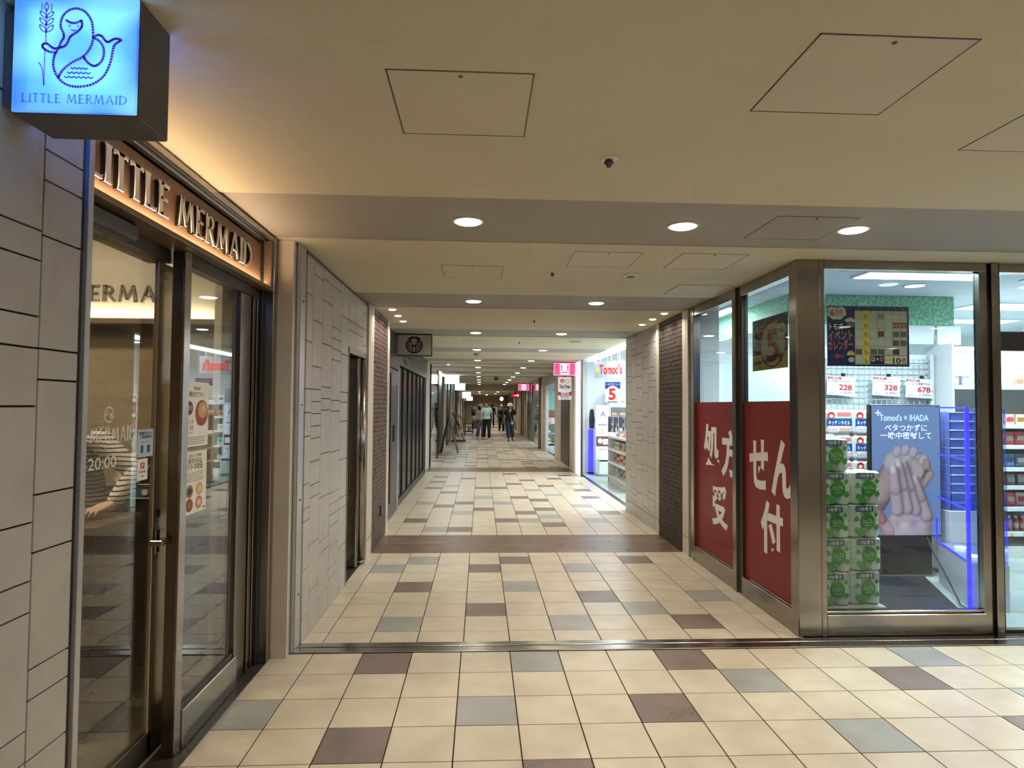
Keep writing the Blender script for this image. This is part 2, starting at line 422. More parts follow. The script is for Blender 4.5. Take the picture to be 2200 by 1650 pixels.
# ---------------------------------------------------------------- ceiling
ceiling = struct('ceiling', 'beige painted ceiling with flush grey bands')
LIGHT_Y = [3.445 + 2.655*i for i in range(11)]
bands = [(y-0.41, y+0.415) for y in (LIGHT_Y[0]-5.31, LIGHT_Y[0]-2.655)] + [(y-0.41, y+0.415) for y in LIGHT_Y]
def xr(y): return (-1.62, 8.2) if y < 4.0 else (-1.62, 2.22)
seg = MB(); ye = -3.2
for a, b in bands + [(30.9, 31.0)]:
    if a > ye + .01:
        if ye < 4.17 < a: seg.box(-1.62, ye, CZ, 8.2, 4.17, CZ+.08); seg.box(-1.62, 4.17, CZ, 2.22, a, CZ+.08)
        else: seg.box(*[xr(ye)[0], ye, CZ, xr(ye)[1], a, CZ+.08])
    ye = b
seg.build('ceiling_field', M_CEIL, ceiling)
for a, b in bands:
    x0, x1 = xr(a); MB().box(x0, a, CZ+.006, x1, b, CZ+.08).build('ceiling_band', M_BAND, ceiling)
MB().box(-1.62, 31.0, 2.27, 2.32, 31.4, CZ+.08).build('drop_beam', M_CEIL, ceiling)
MB().box(-1.62, 31.4, 2.42, 2.32, 62, 2.5).build('far_ceiling', M_CEIL, ceiling)
MB().box(-1.3, 15.05, CZ-.004, 2.2, 15.22, CZ+.01).build('shutter_slot', M_STEELD, ceiling)
MB().box(-1.62, -3.2, CZ+.08, 8.2, 4.16, CZ+.12).box(-1.62, 4.16, CZ+.08, 2.29, 62, CZ+.12).build('slab', M_BAND, ceiling)

# ---------------------------------------------------------------- ceiling fittings
def downlight(loc, r=.075, power=P_DOWN, label='', group='', color=WARM, k=1.0):
    t = thing('recessed_downlight', label, 'ceiling light', loc, 0, group)
    rr_ = r
    MB().lathe([(rr_*1.16, 0), (rr_*1.16, -.004), (rr_, -.006), (rr_*.97, 0)], n=24).build('trim_ring', M_WHITE, t, True)
    MB().lathe([(rr_*.97, .001), (rr_*.97, -.005), (rr_*.85, -.011), (rr_*.5, -.0155), (rr_*.1, -.017)], n=24).build('lens', M_LENS, t, True)
    lamp('lamp', (0, 0, -.021), power, rr_*1.7, color, t, spread=150)
    return t
ordn = ['nearest', 'second', 'third', 'fourth', 'fifth', 'sixth', 'seventh', 'eighth', 'ninth', 'tenth', 'eleventh']
for i, y in enumerate(LIGHT_Y):
    for side, x in (('left', -0.078), ('right', 1.12)):
        downlight((x, y, CZ+.006), label='round white downlight, %s in the %s ceiling row' % (ordn[i], side), group='downlights in the grey ceiling bands')
downlight((2.10, LIGHT_Y[0], CZ+.006), label='round white downlight nearest the drugstore corner window', group='downlights in the grey ceiling bands')
for y in (LIGHT_Y[0]-2.655, LIGHT_Y[0]-5.31):
    for x in (-.078, 1.12, 2.10, 3.3, 4.5, 5.7, 6.9):
        downlight((x, y, CZ+.006), label='round white downlight behind the viewer, %s ceiling band, %s from the left' % ('nearer' if y > 0 else 'farther', ordn[int((x+.3)/1.17)]), group='downlights behind the viewer')
for x in (3.3, 4.5, 5.7, 6.9):
    downlight((x, LIGHT_Y[0], CZ+.006), label='round white downlight before the drugstore doors, %s past the corner window' % ordn[int((x-2.1)/1.19)], group='downlights before the drugstore doors')
for i, y in enumerate((6.65, 7.11, 7.58)):
    n3 = ('nearest', 'middle', 'farthest')[i]
    downlight((-.935, y, CZ), .04, P_SPOT, 'small wall-wash spot over the left brick panel, %s of three' % n3, 'wall-wash spots')
    downlight((1.958, y, CZ), .04, P_SPOT, 'small wall-wash spot over the right brick panel, %s of three' % n3, 'wall-wash spots')
for i, (x, y) in enumerate(((-.1, 36), (-.1, 41), (1.1, 36), (1.1, 41), (-.1, 47), (1.1, 47), (.5, 52), (.5, 54))):
    downlight((x, y, 2.42), .09, P_DOWN*2.5, 'far ceiling light beyond the drop beam, %s of eight' % ordn[i], 'far ceiling lights')
downlight((-.8, 15.5, CZ), .035, 1.5, 'small spot beside the lit display case', 'wall-wash spots')

M_HATCH = mat('hatch_paint', (0.64, 0.58, 0.48), 0.75, var=0.04, vscale=2)
def hatch(x, y, z, label, w=.45, m=None):
    t = thing('ceiling_hatch', label, 'access hatch', (x, y, z), 0, 'ceiling access hatches')
    h = w/2
    fr = MB()
    for a, b, c, d in ((-h,-h,h,-h+.005), (-h,h-.005,h,h), (-h,-h,-h+.005,h), (h-.005,-h,h,h)): fr.box(a, b, -.0015, c, d, .004)
    fr.build('frame', M_STEELD, t)
    pn = MB().box(-h+.005, -h+.005, -.001, h-.005, h-.005, .004).build('panel', m or M_CEIL, t)
    MB().lathe([(.007, 0), (.007, -.003), (.004, -.004)], (0, -h+.03, 0), 10).build('latch', M_STEELD, pn)
hatch(-.07, 2.097, CZ, 'square ceiling hatch overhead, beside the blue cube sign')
hatch(1.127, 1.842, CZ, 'large square ceiling hatch, upper right of the picture', m=M_HATCH)
hatch(2.066, 2.106, CZ, 'square ceiling hatch cut off by the right picture edge', m=M_HATCH)
hatch(-.07, 4.742, CZ, 'lone square ceiling hatch between the first two grey bands, left half')
hatch(.83, 4.272, CZ, 'square ceiling hatch just past the first grey band, mid corridor', m=M_HATCH)
hatch(1.537, 4.265, CZ, 'square ceiling hatch just past the first grey band, beside the corner window', m=M_HATCH)
hatch(1.845, 5.31, CZ, 'square ceiling hatch above the red window, just before the second band', m=M_HATCH)
hatch(1.785, 3.45, CZ+.006, 'grey square hatch inside the first grey band', m=M_BAND)
hatch(-.07, 10.0, CZ, 'far square ceiling hatch in front of the third and fourth lights')
hatch(1.25, 12.7, CZ, 'far square ceiling hatch before the red pharmacy sign')

def sprinkler(x, y, label, r=.022, flat=False):
    t = thing('sprinkler_head', label, 'sprinkler', (x, y, CZ), 0, 'ceiling sprinklers')
    MB().lathe([(r*1.7, 0), (r*1.7, -.003), (r*.8, -.006)], n=18).build('rosette', M_WHITE, t, True)
    MB().lathe([(r*.55, -.005), (r*.9, -.016), (r*.9, -.020), (r*.45, -.024), (r*.45, -.034), (r*.2, -.036)], n=14).build('head', M_STEELD, t, True)
sprinkler(.511, 2.509, 'sprinkler head on the near ceiling, white rosette')
sprinkler(.531, 4.698, 'sprinkler head between the first two grey bands', .016)
sprinkler(.62, 7.35, 'tiny sprinkler head past the second grey band', .013)
sprinkler(.60, 9.9, 'tiny sprinkler head past the third grey band', .013)
sd = thing('smoke_detector', 'white smoke detector near the window hatches', 'smoke detector', (1.134, 4.732, CZ))
MB().lathe([(.055, 0), (.055, -.008), (.04, -.014)], n=24).build('base', M_WHITE, sd, True)
MB().lathe([(.032, -.012), (.03, -.022), (.012, -.026)], n=18).build('head', M_GREY, sd, True)
sp = thing('ceiling_speaker', 'round flush ceiling speaker, grey, past the third band', 'speaker', (1.48, 9.75, CZ))
MB().lathe([(.11, 0), (.11, -.005), (.1, -.008)], n=28).build('rim', M_WHITE, sp, True)
MB().lathe([(.098, -.004), (.098, -.009), (.05, -.010)], n=28).build('grille', M_GREY, sp, True)
dv = thing('dome_camera', 'black dome security camera hanging over the far corridor', 'camera', (.52, 21.6, CZ))
MB().lathe([(.08, 0), (.08, -.05), (.075, -.06)], n=20).build('housing', M_GREY, dv, True)
MB().lathe([(.075, -.06), (.07, -.10), (.045, -.14), (.01, -.15)], n=20).build('dome', M_BLACK, dv, True)
sd2 = thing('smoke_detector', 'grey smoke detector in the left light row past the fourth band', 'smoke detector', (-.08, 12.2, CZ))
MB().lathe([(.06, 0), (.06, -.02), (.05, -.03), (.02, -.05)], n=20).build('base', M_GREY, sd2, True)

# ---------------------------------------------------------------- tiled walls
def wall_tiles(parent, axis, plane, out, y0, y1, z0, z1, cols, m, seed, fixed=None, holes=(), th=.012, g=.0027):
    """columns of ceramic tiles in three heights; axis x plane; out = +1 faces +X"""
    rnd = random.Random(seed); cache = {}
    for ci, (a, b) in enumerate(cols):
        if fixed and ci in fixed: zs = fixed[ci]
        else:
            zs = [z1]; z = z1 - rnd.choice((.04, .1, .2, .28))
            while z > z0 + .03:
                zs.append(z); z -= rnd.choice((.0835, .156, .312, .312))
            zs.append(z0)
        for zt, zb in zip(zs[:-1], zs[1:]):
            for pa, pb, pt, pz in [(a, b, zt, zb)]:
                skip = False
                for (hy0, hy1, hz0, hz1) in holes:
                    if pa >= hy0-.02 and pb <= hy1+.02:
                        if pz >= hz0 and pt <= hz1: skip = True
                        elif pz < hz1 < pt: pz = hz1
                        elif pz < hz0 < pt: pt = hz0
                if skip or pt-pz < .012: continue
                w, h = pb-pa-2*g, pt-pz-2*g; k = (round(w, 3), round(h, 3))
                if k not in cache:
                    me = MB().bbox(-th/2, -w/2, -h/2, th/2, w/2, h/2, .0012).mesh('wall_tile'); me.materials.append(m); cache[k] = me
                put('wall_tile', cache[k], parent, (plane+out*th/2, (pa+pb)/2, (pt+pz)/2))
# near left wall
wl = struct('wall_left', 'near wall of large grey-beige ceramic tiles')
MB().box(-1.5, -3.2, 0, -1.212, 1.942, CZ).build('backing', M_WGROUT, wl)
c2 = [CZ, 2.375, 2.222, 2.137, 1.983, 1.672, 1.587, 1.274, 1.118, .807, .725, .565, .40, .09, 0]
c1 = [CZ, 2.305, 1.992, 1.91, 1.757, 1.671, 1.514, 1.202, 1.046, .962, .651, .567, .41, .10, 0]
wall_tiles(wl, 'x', -1.212, 1, 0, 2, 0, CZ, [(1.772, 1.94), (1.467, 1.772)] + [(1.467-.305*(i+1), 1.467-.305*i) for i in range(6)], M_WTILE2, 5, {0: c2, 1: c1})
MB().box(-1.5, 1.942, 0, -1.205, 1.957, CZ).build('dark_joint', M_STEELD, wl)
MB().bbox(-1.5, 1.957, 0, -1.192, 1.982, CZ, .002).build('edge_strip', M_JAMB, wl)
# pier at the far end of the bakery
wp = struct('wall_left', 'narrow cream pier between bakery front and shutter jamb')
MB().bbox(-1.62, 3.905, 0, -1.152, 3.93, CZ, .002).build('face_panel', M_CREAMP, wp)
MB().box(-1.62, 3.93, 0, -1.165, 3.965, CZ).build('core', M_STEELD, wp)
zz = 0; i = 0
while zz < CZ-.02:
    hh = (.312, .156, .0835, .312, .156)[i % 5]; MB().box(-1.165, 3.934, zz+.002, -1.153, 3.958, min(zz+hh, CZ)-.002).build('wall_tile', M_WTILE, wp); zz += hh; i += 1
# shutter jamb
jm = struct('trim_2', 'grey steel shutter jamb with screws')
MB().bbox(-1.3, 3.972, 0, -1.136, 4.13, CZ, .003).box(-1.3, 3.985, 0, -1.128, 4.0, CZ-.02).build('plate', M_JAMB, jm)
for z in (.33, .92, 1.52, 2.18):
    MB().cyl((-1.137, 4.075, z), (-1.131, 4.075, z), .006, n=10).build('screw', M_STEELD, jm)
# tiled wall with the glazed door
wl2 = struct('wall_left', 'cream tiled wall with a glazed door, behind the shutter jamb')
D0, D1, DZ = 5.43, 6.26, 2.02
MB().box(-1.6, 4.13, 0, LX-.012, D0, CZ).box(-1.6, D0, DZ, LX-.012, D1, CZ).box(-1.6, D1, 0, LX-.012, 6.30, CZ).build('backing', M_WGROUT, wl2)
ys = [4.135, 4.285, 4.54, 4.84, 5.147, 5.43, 5.755, 6.07, 6.30]
wall_tiles(wl2, 'x', LX-.012, 1, 4.1, 6.3, 0, CZ, list(zip(ys[:-1], ys[1:])), M_WTILE, 11, holes=[(D0, 6.30, -1, DZ)])
MB().box(-1.6, 4.13, CZ-.028, LX+.004, 6.3, CZ-.012).build('top_joint', M_STEELD, wl2)
dr = struct('door_2', 'glazed steel door in the tiled wall')
lamp('back_room_fill', (-1.9, 5.5, 2.46), 26, .5, COOL, None, size_y=.5)  # added fill light without a fixture, brightens the view through the door
f = MB(); f.bbox(LX-.13, D0, 0, LX+.004, D0+.03, DZ).bbox(LX-.13, D0, DZ-.05, LX+.004, D1, DZ); f.build('door_frame', M_STEEL, dr)
MB().box(-1.35, D0+.03, 0.0, LX-.13, D1, 0.005).build('door_sill', M_STEELD, dr)
MB().bbox(LX-.12, D0+.03, .03, LX-.09, 6.0, .16).bbox(LX-.12, D0+.03, DZ-.16, LX-.09, 6.0, DZ-.05).bbox(LX-.12, D0+.03, .03, LX-.085, D0+.09, DZ-.05).build('leaf_frame', M_STEEL, dr)
MB().box(LX-.108, D0+.09, .16, LX-.10, 6.0, DZ-.16).build('pane', GLASS_BAKERY, dr)
MB().bbox(LX-.12, 6.0, 0, LX-.02, 6.12, DZ-.05, .01).bbox(LX-.11, 6.12, 0, LX-.06, 6.26, DZ-.05).build('mullion', M_STEEL, dr)
MB().cyl((LX-.02, 6.19, .03), (LX-.02, 6.19, DZ-.06), .045, n=16).build('post', M_STEEL, dr, True)
MB().lathe([(.05, 0), (.05, .03), (.046, .032)], (LX-.02, 6.19, 0), 16).build('post_foot', M_STEELH, dr, True)
MB().box(-2.6, 4.25, 0, -2.55, 6.3, CZ).box(-2.6, 6.28, 0, -1.25, 6.33, CZ).box(-2.6, 4.2, 0, -1.6, 4.25, CZ).build('room_wall', M_CREAMP, dr)
MB().box(-2.6, 4.2, -.05, -1.25, 6.3, 0).build('room_floor', M_GREYT, dr)
MB().box(-2.6, 4.2, CZ-.05, -1.6, 6.3, CZ).build('room_ceiling', M_CEIL, dr)
# cream post, bricks, cream post (left)
def bricks(parent, plane, out, y0, y1, z0, z1, m, bh=.0495, bl=.205):
    th = .014; acc = {}; r = 0; z = z0
    while z < z1 - .01:
        h = min(bh, z1-z); y = y0 - (r % 2)*bl/2 - (.05 if r % 3 == 0 else 0)
        while y < y1:
            a, b = max(y, y0), min(y+bl, y1)
            if b-a > .012:
                k = (round(b-a, 3), round(h, 3))
                if k not in acc:
                    me = MB().bbox(-th/2, -(b-a)/2+.002, -h/2+.002, th/2, (b-a)/2-.002, h/2-.002, .002).mesh('brick'); me.materials.append(m); acc[k] = me
                put('brick', acc[k], parent, (plane+out*(th/2+random.uniform(-.002, .003)), (a+b)/2, z+h/2))
            y += bl
        z += bh; r += 1
def pier(name, label, x, out, spans, brick, mb):
    s = struct(name, label)
    xb = x - out*.30
    for (a, b) in spans:
        MB().bbox(min(x, xb), a, 0, max(x, xb), b, CZ, .003).build('cream_post', M_CREAMP, s)
        MB().box(min(x+out*.002, xb), a+.001, .19, max(x+out*.002, xb), b-.001, .194).build('post_joint', M_WGROUT, s)
    a, b = brick; xm = x - out*.018
    MB().box(min(xm, xb), a, 0, max(xm, xb), b, CZ).build('backing', M_MORTAR, s)
    bricks(s, xm, out, a, b, 0, CZ, mb); return s
pier('wall_left', 'reddish brown brick panel between two cream posts', -1.11, 1, [(6.30, 6.60), (7.58, 7.74)], (6.60, 7.58), M_BRICKL)
ob = thing('wall_outlet', 'small brown cover plate low on the left brick panel', 'outlet cover', (-1.112, 7.18, .34))
MB().bbox(-.004, -.035, -.06, .014, .035, .06, .006).build('plate', M_STEELD, ob)
MB().bbox(.012, -.02, -.045, .018, .02, .045, .004).build('flap', M_STEEL, ob)
pier('wall_right', 'dark brown brick panel between two cream posts beside the red window', 2.125, -1, [(6.39, 6.57), (7.455, 7.56)], (6.57, 7.455), M_BRICKR)
# right tiled wall
wr = struct('wall_right', 'cream tiled wall before the open drugstore entrance')
MB().box(2.162, 7.56, 0, 2.40, 9.28, CZ).build('backing', M_WGROUT, wr)
ys = [7.56, 7.72, 8.02, 8.325, 8.63, 8.935, 9.28]
wall_tiles(wr, 'x', 2.162, -1, 0, 0, .16, CZ, list(zip(ys[:-1], ys[1:])), M_WTILE, 23)
for a, b in zip(ys[:-1], ys[1:]): MB().bbox(2.148, a+.002, 0, 2.162, b-.002, .155, .001).build('skirting_tile', M_WTILE, wr)
MB().box(2.3, 7.56, 0, 2.402, 9.275, CZ).build('inner_face', M_SHOPW, wr)
# hidden enclosure behind and to the side of the viewer
wb = struct('wall_back', 'plain cream wall behind the viewer')
MB().box(-1.6, -3.3, 0, 8.3, -3.2, CZ).build('plaster', M_CREAMP, wb)
we = struct('wall_right', 'plain cream wall far off to the side of the viewer')
MB().box(8.2, -3.3, 0, 8.3, 20, 2.8).build('plaster', M_CREAMP, we)
wf = struct('wall_back', 'distant beige end wall of the corridor')
MB().box(-1.7, 56, 0, 2.4, 56.1, 2.6).build('plaster', mat('end_wall_paint', (0.42, 0.36, 0.24), 0.7, var=.1), wf)
MB().bbox(.5, 55.9, 0, 1.5, 55.99, 1.4, .01).build('white_panel', M_WHITE, wf)
# ================================================================ BAKERY (left)
M_SIGNFACE = None
def lit_face(name, c1, c2, es, scale):
    m = bpy.data.materials.new(name); m.use_nodes = True; nt = m.node_tree; b = nt.nodes['Principled BSDF']
    tc = nt.nodes.new('ShaderNodeTexCoord'); n = nt.nodes.new('ShaderNodeTexNoise'); n.inputs['Scale'].default_value = scale; n.inputs['Detail'].default_value = 0
    r = nt.nodes.new('ShaderNodeValToRGB'); r.color_ramp.elements[0].color = (*c1, 1); r.color_ramp.elements[1].color = (*c2, 1)
    r.color_ramp.elements[0].position = .35; r.color_ramp.elements[1].position = .65
    nt.links.new(tc.outputs['Object'], n.inputs['Vector']); nt.links.new(n.outputs[0], r.inputs[0])
    nt.links.new(r.outputs[0], b.inputs['Emission Color']); b.inputs['Emission Strength'].default_value = es
    b.inputs['Base Color'].default_value = (*[c*.4 for c in c1], 1); b.inputs['Roughness'].default_value = .3
    MATS[name] = m; return m
M_SIGNFACE = lit_face('blue_backlit_face', lin(72, 128, 242), lin(126, 203, 255), 1.0, 9.0)
M_SIGNBOX = mat('dark_grey_sign_case', (0.105, 0.098, 0.10), 0.5, var=.12, vscale=5)
M_PURPLE = mat('purple_sign_ink', lin(84, 50, 168), 0.5, emit=lin(84, 50, 168), es=.35)
# ---- flared capitals of the bakery lettering (cap height 1)
def glyph(ch):
    """list of polygons"""
    P = []
    def stem(x, w=.185, y0=0, y1=1, fl=.035):
        P.append([(x-w/2-fl, y0), (x+w/2+fl, y0), (x+w/2, y0+.10), (x+w/2-.012, (y0+y1)/2), (x+w/2, y1-.10), (x+w/2+fl, y1), (x-w/2-fl, y1), (x-w/2, y1-.10), (x-w/2+.012, (y0+y1)/2), (x-w/2, y0+.10)])
    def bar(x0, x1, y, w=.085, up=0.0, dn=0.0):
        P.append([(x0, y-w/2), (x1-.03, y-w/2), (x1, y-w/2-dn), (x1+.015, y+w/2+up), (x1-.035, y+w/2), (x0, y+w/2)])
    def diag(x0, y0, x1, y1, w0, w1):
        P.append([(x0-w0/2, y0), (x0+w0/2, y0), (x1+w1/2, y1), (x1-w1/2, y1)])
    def bowl(cx, cy_, rx, ry, w, a0=-pi/2, a1=pi/2, n=12):
        for i in range(n):
            t0 = a0+(a1-a0)*i/n; t1 = a0+(a1-a0)*(i+1)/n
            k = lambda t: w*(.55+.45*abs(cos(t)))
            P.append([(cx+rx*cos(t0), cy_+ry*sin(t0)), (cx+rx*cos(t1), cy_+ry*sin(t1)), (cx+(rx-k(t1))*cos(t1), cy_+(ry-k(t1)*.75)*sin(t1)), (cx+(rx-k(t0))*cos(t0), cy_+(ry-k(t0)*.75)*sin(t0))])
    if ch == 'I': stem(.12); return P, .24
    if ch == 'L': stem(.12); bar(.1, .56, .045, up=.05); return P, .58
    if ch == 'T': stem(.30); bar(.03, .57, .955, dn=.04); P.append([(.03, .9125), (.05, .87), (.0, .90), (.0, 1.0), (.05, .9975)]); return P, .60
    if ch == 'E': stem(.12); bar(.1, .52, .955, dn=.04); bar(.1, .46, .52); bar(.1, .55, .045, up=.04); return P, .58
    if ch == 'M':
        diag(.07, 0, .20, 1, .09, .10); diag(.45, .12, .20, 1, .13, .12); diag(.45, .12, .74, 1, .09, .10); diag(.88, 0, .75, 1, .16, .12)
        P.append([(.0, 0), (.15, 0), (.12, .04), (.04, .04)]); P.append([(.77, 0), (1.0, 0), (.96, .04), (.80, .04)]); P.append([(.36, .0), (.54, .0), (.50, .15), (.40, .15)] if False else [(.40, .10), (.50, .10), (.49, .16), (.41, .16)])
        return P, 1.0
    if ch == 'R':
        stem(.12); bowl(.22, .74, .34, .26, .12); P.append([(.1, .92), (.24, .92), (.24, 1.0), (.1, 1.0)]); P.append([(.1, .48), (.24, .48), (.24, .55), (.1, .55)])
        diag(.64, 0, .27, .52, .17, .13); return P, .70
    if ch == 'A':
        diag(.08, 0, .38, 1, .09, .08); diag(.72, 0, .40, 1, .16, .10); P.append([(.17, .30), (.62, .30), (.59, .37), (.20, .37)])
        P.append([(.0, 0), (.17, 0), (.14, .035), (.05, .035)]); P.append([(.60, 0), (.84, 0), (.80, .035), (.64, .035)]); return P, .80
    if ch == 'D':
        stem(.12); bowl(.18, .5, .60, .5, .13); P.append([(.1, .925), (.22, .925), (.22, 1.0), (.1, 1.0)]); P.append([(.1, 0), (.22, 0), (.22, .075), (.1, .075)]); return P, .82
    return P, .34
def words(s, gap=.10):
    x = 0; out = []
    for ch in s:
        P, w = glyph(ch); out.append((ch, P, x)); x += w + gap
    return out, x - gap

# ---- projecting cube sign
sg = thing('cube_sign', 'blue backlit cube sign with a purple line-drawn logo, top left corner', 'sign', (-1.0065, 1.58, 2.233))
MB().bbox(-.150, .004, 0, .152, .155, .2965, .003).box(-.190, .03, .03, -.15, .14, .27).build('case', M_SIGNBOX, sg)
MB().bbox(-.148, -.001, .003, .150, .006, .2945, .002).build('lit_face', M_SIGNFACE, sg)
MB().bbox(-.148, .153, .003, .150, .158, .2945, .002).build('lit_back_face', M_SIGNFACE, sg)
lamp('back_glow', (0, .19, .15), 1.2, .26, lin(80, 130, 255), sg, size_y=.26, rot=(radians(-90), 0, 0), spread=170)
a = Art(sg, frame((0, -.001, 0), *FRONT), name='logo')
W_ = .0060
def ln(pts, w=W_):
    # smooth the traced line a little (Catmull-Rom)
    out = []; n = len(pts)
    for i in range(n-1):
        p0, p1, p2, p3 = pts[max(i-1, 0)], pts[i], pts[i+1], pts[min(i+2, n-1)]
        for t in (0, .34, .67):
            out.append(tuple(.5*((2*p1[k]) + (-p0[k]+p2[k])*t + (2*p0[k]-5*p1[k]+4*p2[k]-p3[k])*t*t + (-p0[k]+3*p1[k]-3*p2[k]+p3[k])*t**3) for k in (0, 1)))
    out.append(pts[-1]); a.line(out, w, M_PURPLE)
ln([(-.0375,.166),(-.0335,.18),(-.0275,.19),(-.0285,.201),(-.0355,.217),(-.0345,.235),(-.0275,.25),(-.0145,.261),(.0015,.265),(.0175,.26),(.0295,.249),(.0385,.232),(.0415,.213),(.0425,.19),(.0385,.172),(.0305,.157),(.0185,.143),(.0025,.134),(-.0135,.123),(-.0275,.109),(-.0355,.095),(-.0365,.088)])
ln([(-.0235,.235),(-.0135,.229),(-.0005,.228),(.0135,.235)]); ln([(.0135,.235),(.0155,.223),(.0115,.214),(.0035,.205),(-.0075,.198),(-.0145,.189),(-.0185,.177),(-.0265,.168),(-.0355,.165)])
ln([(-.0375,.165),(-.0455,.152),(-.0495,.139),(-.0505,.122),(-.0465,.105),(-.0365,.088),(-.0215,.075),(-.0025,.069),(.0165,.069),(.0395,.074),(.0585,.085),(.0725,.1),(.0815,.119),(.0875,.14),(.0905,.161),(.0945,.176),(.1045,.185),(.1105,.189)])
ln([(.1105,.189),(.1015,.192),(.0925,.191),(.0845,.186),(.0785,.183),(.0715,.187),(.0635,.197),(.0535,.2),(.0425,.193)])
ln([(.0445,.192),(.0575,.185),(.0675,.17),(.0695,.153),(.0655,.136),(.0545,.124),(.0445,.122),(.0335,.128),(.0245,.138),(.0215,.145)])
ln([(-.0375,.165),(-.0475,.162),(-.0565,.166),(-.0665,.174),(-.0745,.173),(-.0775,.167),(-.0725,.16),(-.0615,.154),(-.0435,.152)])
ln([(-.0105,.212),(-.0045,.208),(.0015,.211)], .003); ln([(-.0705,.201),(-.0695,.174)], .003); ln([(-.0715,.158),(-.0715,.07)], .003); ln([(-.0855,.126),(-.0775,.114),(-.0735,.09),(-.0715,.07)], .003)
for x in (-.0145, .0055): a.rect(x-.0028, .218, x+.0028, .2235, M_PURPLE)
for (x0, x1, y, n) in ((-.0085, .0315, .1145, 4), (-.0165, .0385, .103, 5), (-.0235, .0455, .092, 6)):
    ln([(x0+(x1-x0)*i/(2*n), y+(.0018 if i % 2 == 0 else -.0018)) for i in range(2*n+1)], .003)
for (y, s_) in ((.206, .019), (.224, .018), (.242, .016)):
    for sg_ in (-1, 1): ln([(-.0695, y-.004), (-.0695+sg_*.012, y+.002), (-.0695+sg_*.016, y+s_*.75), (-.0695+sg_*.004, y+s_*.45), (-.0695, y-.004)], .003)
ln([(-.0705,.255),(-.075,.265),(-.0705,.276),(-.066,.265),(-.0705,.255)], .003); ln([(-.0705,.20),(-.0705,.262)], .003)
for x in (-.0815, -.0585): ln([(x, .256), (x, .274)], .003)
L_, wd = words('LITTLE MERMAID', .12)
for ch, P, x in L_:
    for p in P: a.poly([(-.1235+(x+u)*.252/wd, .0265+v*.0225) for u, v in p], mat('dark_blue_sign_ink', lin(58, 62, 140), .5, emit=lin(58, 62, 140), es=.2), 0)
a.done()
lamp('glow', (0, -.03, .15), 1.6, .26, lin(110, 180, 255), sg, size_y=.26, rot=(radians(90), 0, 0), spread=170)

# ---- fascia with raised letters
M_FASC = mat('fascia_wood_panel', (0.25, 0.150, 0.095), 0.5, var=.12, vscale=6, stretch=(1, 1, 5))
M_BRONZE = mat('bronze_frame', (0.27, 0.19, 0.13), 0.4, .7, var=.1)
fa = thing('fascia_sign', 'brown backlit fascia sign over the bakery door with raised silver capitals', 'sign', (-1.25, 2.0, 2.2))
FY0, FY1 = .02, 1.86
MB().bbox(-.085, FY0, .03, -.065, FY1-.05, .28, .002).build('panel', M_FASC, fa)
MB().bbox(-.17, FY0, .0, 0.0, FY1, .022, .003).build('lower_lip', M_BRONZE, fa)
MB().bbox(-.17, FY0, .30, 0.0, FY1, .328, .003).bbox(-.17, FY0, .285, -.03, FY1, .30, .003).build('upper_lip', M_STEEL, fa)
MB().bbox(-.17, FY1-.05, .022, -.005, FY1, .30, .003).build('end_cap', M_BRONZE, fa)
MB().box(-.062, FY0, .023, -.040, FY1-.05, .030).build('light_strip', flatmat('warm_led_strip', (1.0, .70, .40), es=7.0), fa)
lamp('strip_lamp', (-.05, .93, .034), 5.0, 1.75, (1.0, .68, .40), fa, size_y=.02, rot=(0, radians(180), radians(90)), spread=170)
M_LETTER = mat('champagne_metal_letter', (0.84, 0.78, 0.70), 0.45, .0, var=.05)
M_LETSIDE = M_BLACK
L_, wd = words('LITTLE MERMAID', .085)
y_start, y_end = .105, 1.60
for ch, P, x in L_:
    if ch == ' ': continue
    mbl = MB(); k = (y_end-y_start)/wd; hgt = .135
    for p in P:
        poly = [((x+u)*k + y_start, v*hgt) for u, v in p]
        mbl.cur = 0; mbl.prism(poly, .018, .023, frame((-.065, 0, .085), *EAST))
        mbl.cur = 1; mbl.prism(poly, .003, .018, frame((-.065, 0, .085), *EAST))
    mbl.build('letter', [M_LETTER, M_LETSIDE], fa)
# light cove that washes the ceiling above the fascia
lamp('cove_lamp', (-.12, .93, .306), 9.0, .02, (1.0, .77, .52), fa, size_y=1.7, rot=(0, radians(-97), 0), spread=150)

# ---- entrance frame, sliding leaf, fixed pane
bk = struct('window_1', 'fixed glass pane in steel frame beside the bakery door')
MB().bbox(-1.366, 2.845, 0, -1.312, 2.905, 2.2, .003).build('mullion', mat('bronze_steel', (0.20, 0.165, 0.12), .35, 1.0, var=.1, stretch=(40, 40, .6), vscale=30), bk)
MB().bbox(-1.322, 2.842, 0, -1.308, 2.903, 2.2, .002).build('mullion_face', M_STEEL, bk)
MB().bbox(-1.36, 2.905, .0, -1.30, 3.52, .17, .004).build('bottom_rail', M_STEELH, bk)
MB().box(-1.345, 2.905, .17, -1.325, 3.52, .185).build('glazing_bead', M_STEELD, bk)
MB().bbox(-1.36, 2.905, 2.14, -1.31, 3.85, 2.2, .003).build('head_rail', M_STEELD, bk)
MB().box(-1.340, 2.905, .18, -1.332, 3.47, 2.15).build('pane', GLASS_BAKERY, bk)
MB().box(-1.40, 3.47, 0, -1.335, 3.52, 2.2).build('dark_stile', M_STEELD, bk)
xx = 3.52
for w, dx, m in ((.15, .0, M_STEEL), (.025, -.012, M_STEELD), (.04, .004, M_STEEL), (.02, -.014, M_STEELD), (.05, .006, M_STEEL)):
    MB().bbox(-1.40, xx, 0, -1.318+dx, xx+w, 2.2, .002).build('steel_stile', m, bk); xx += w
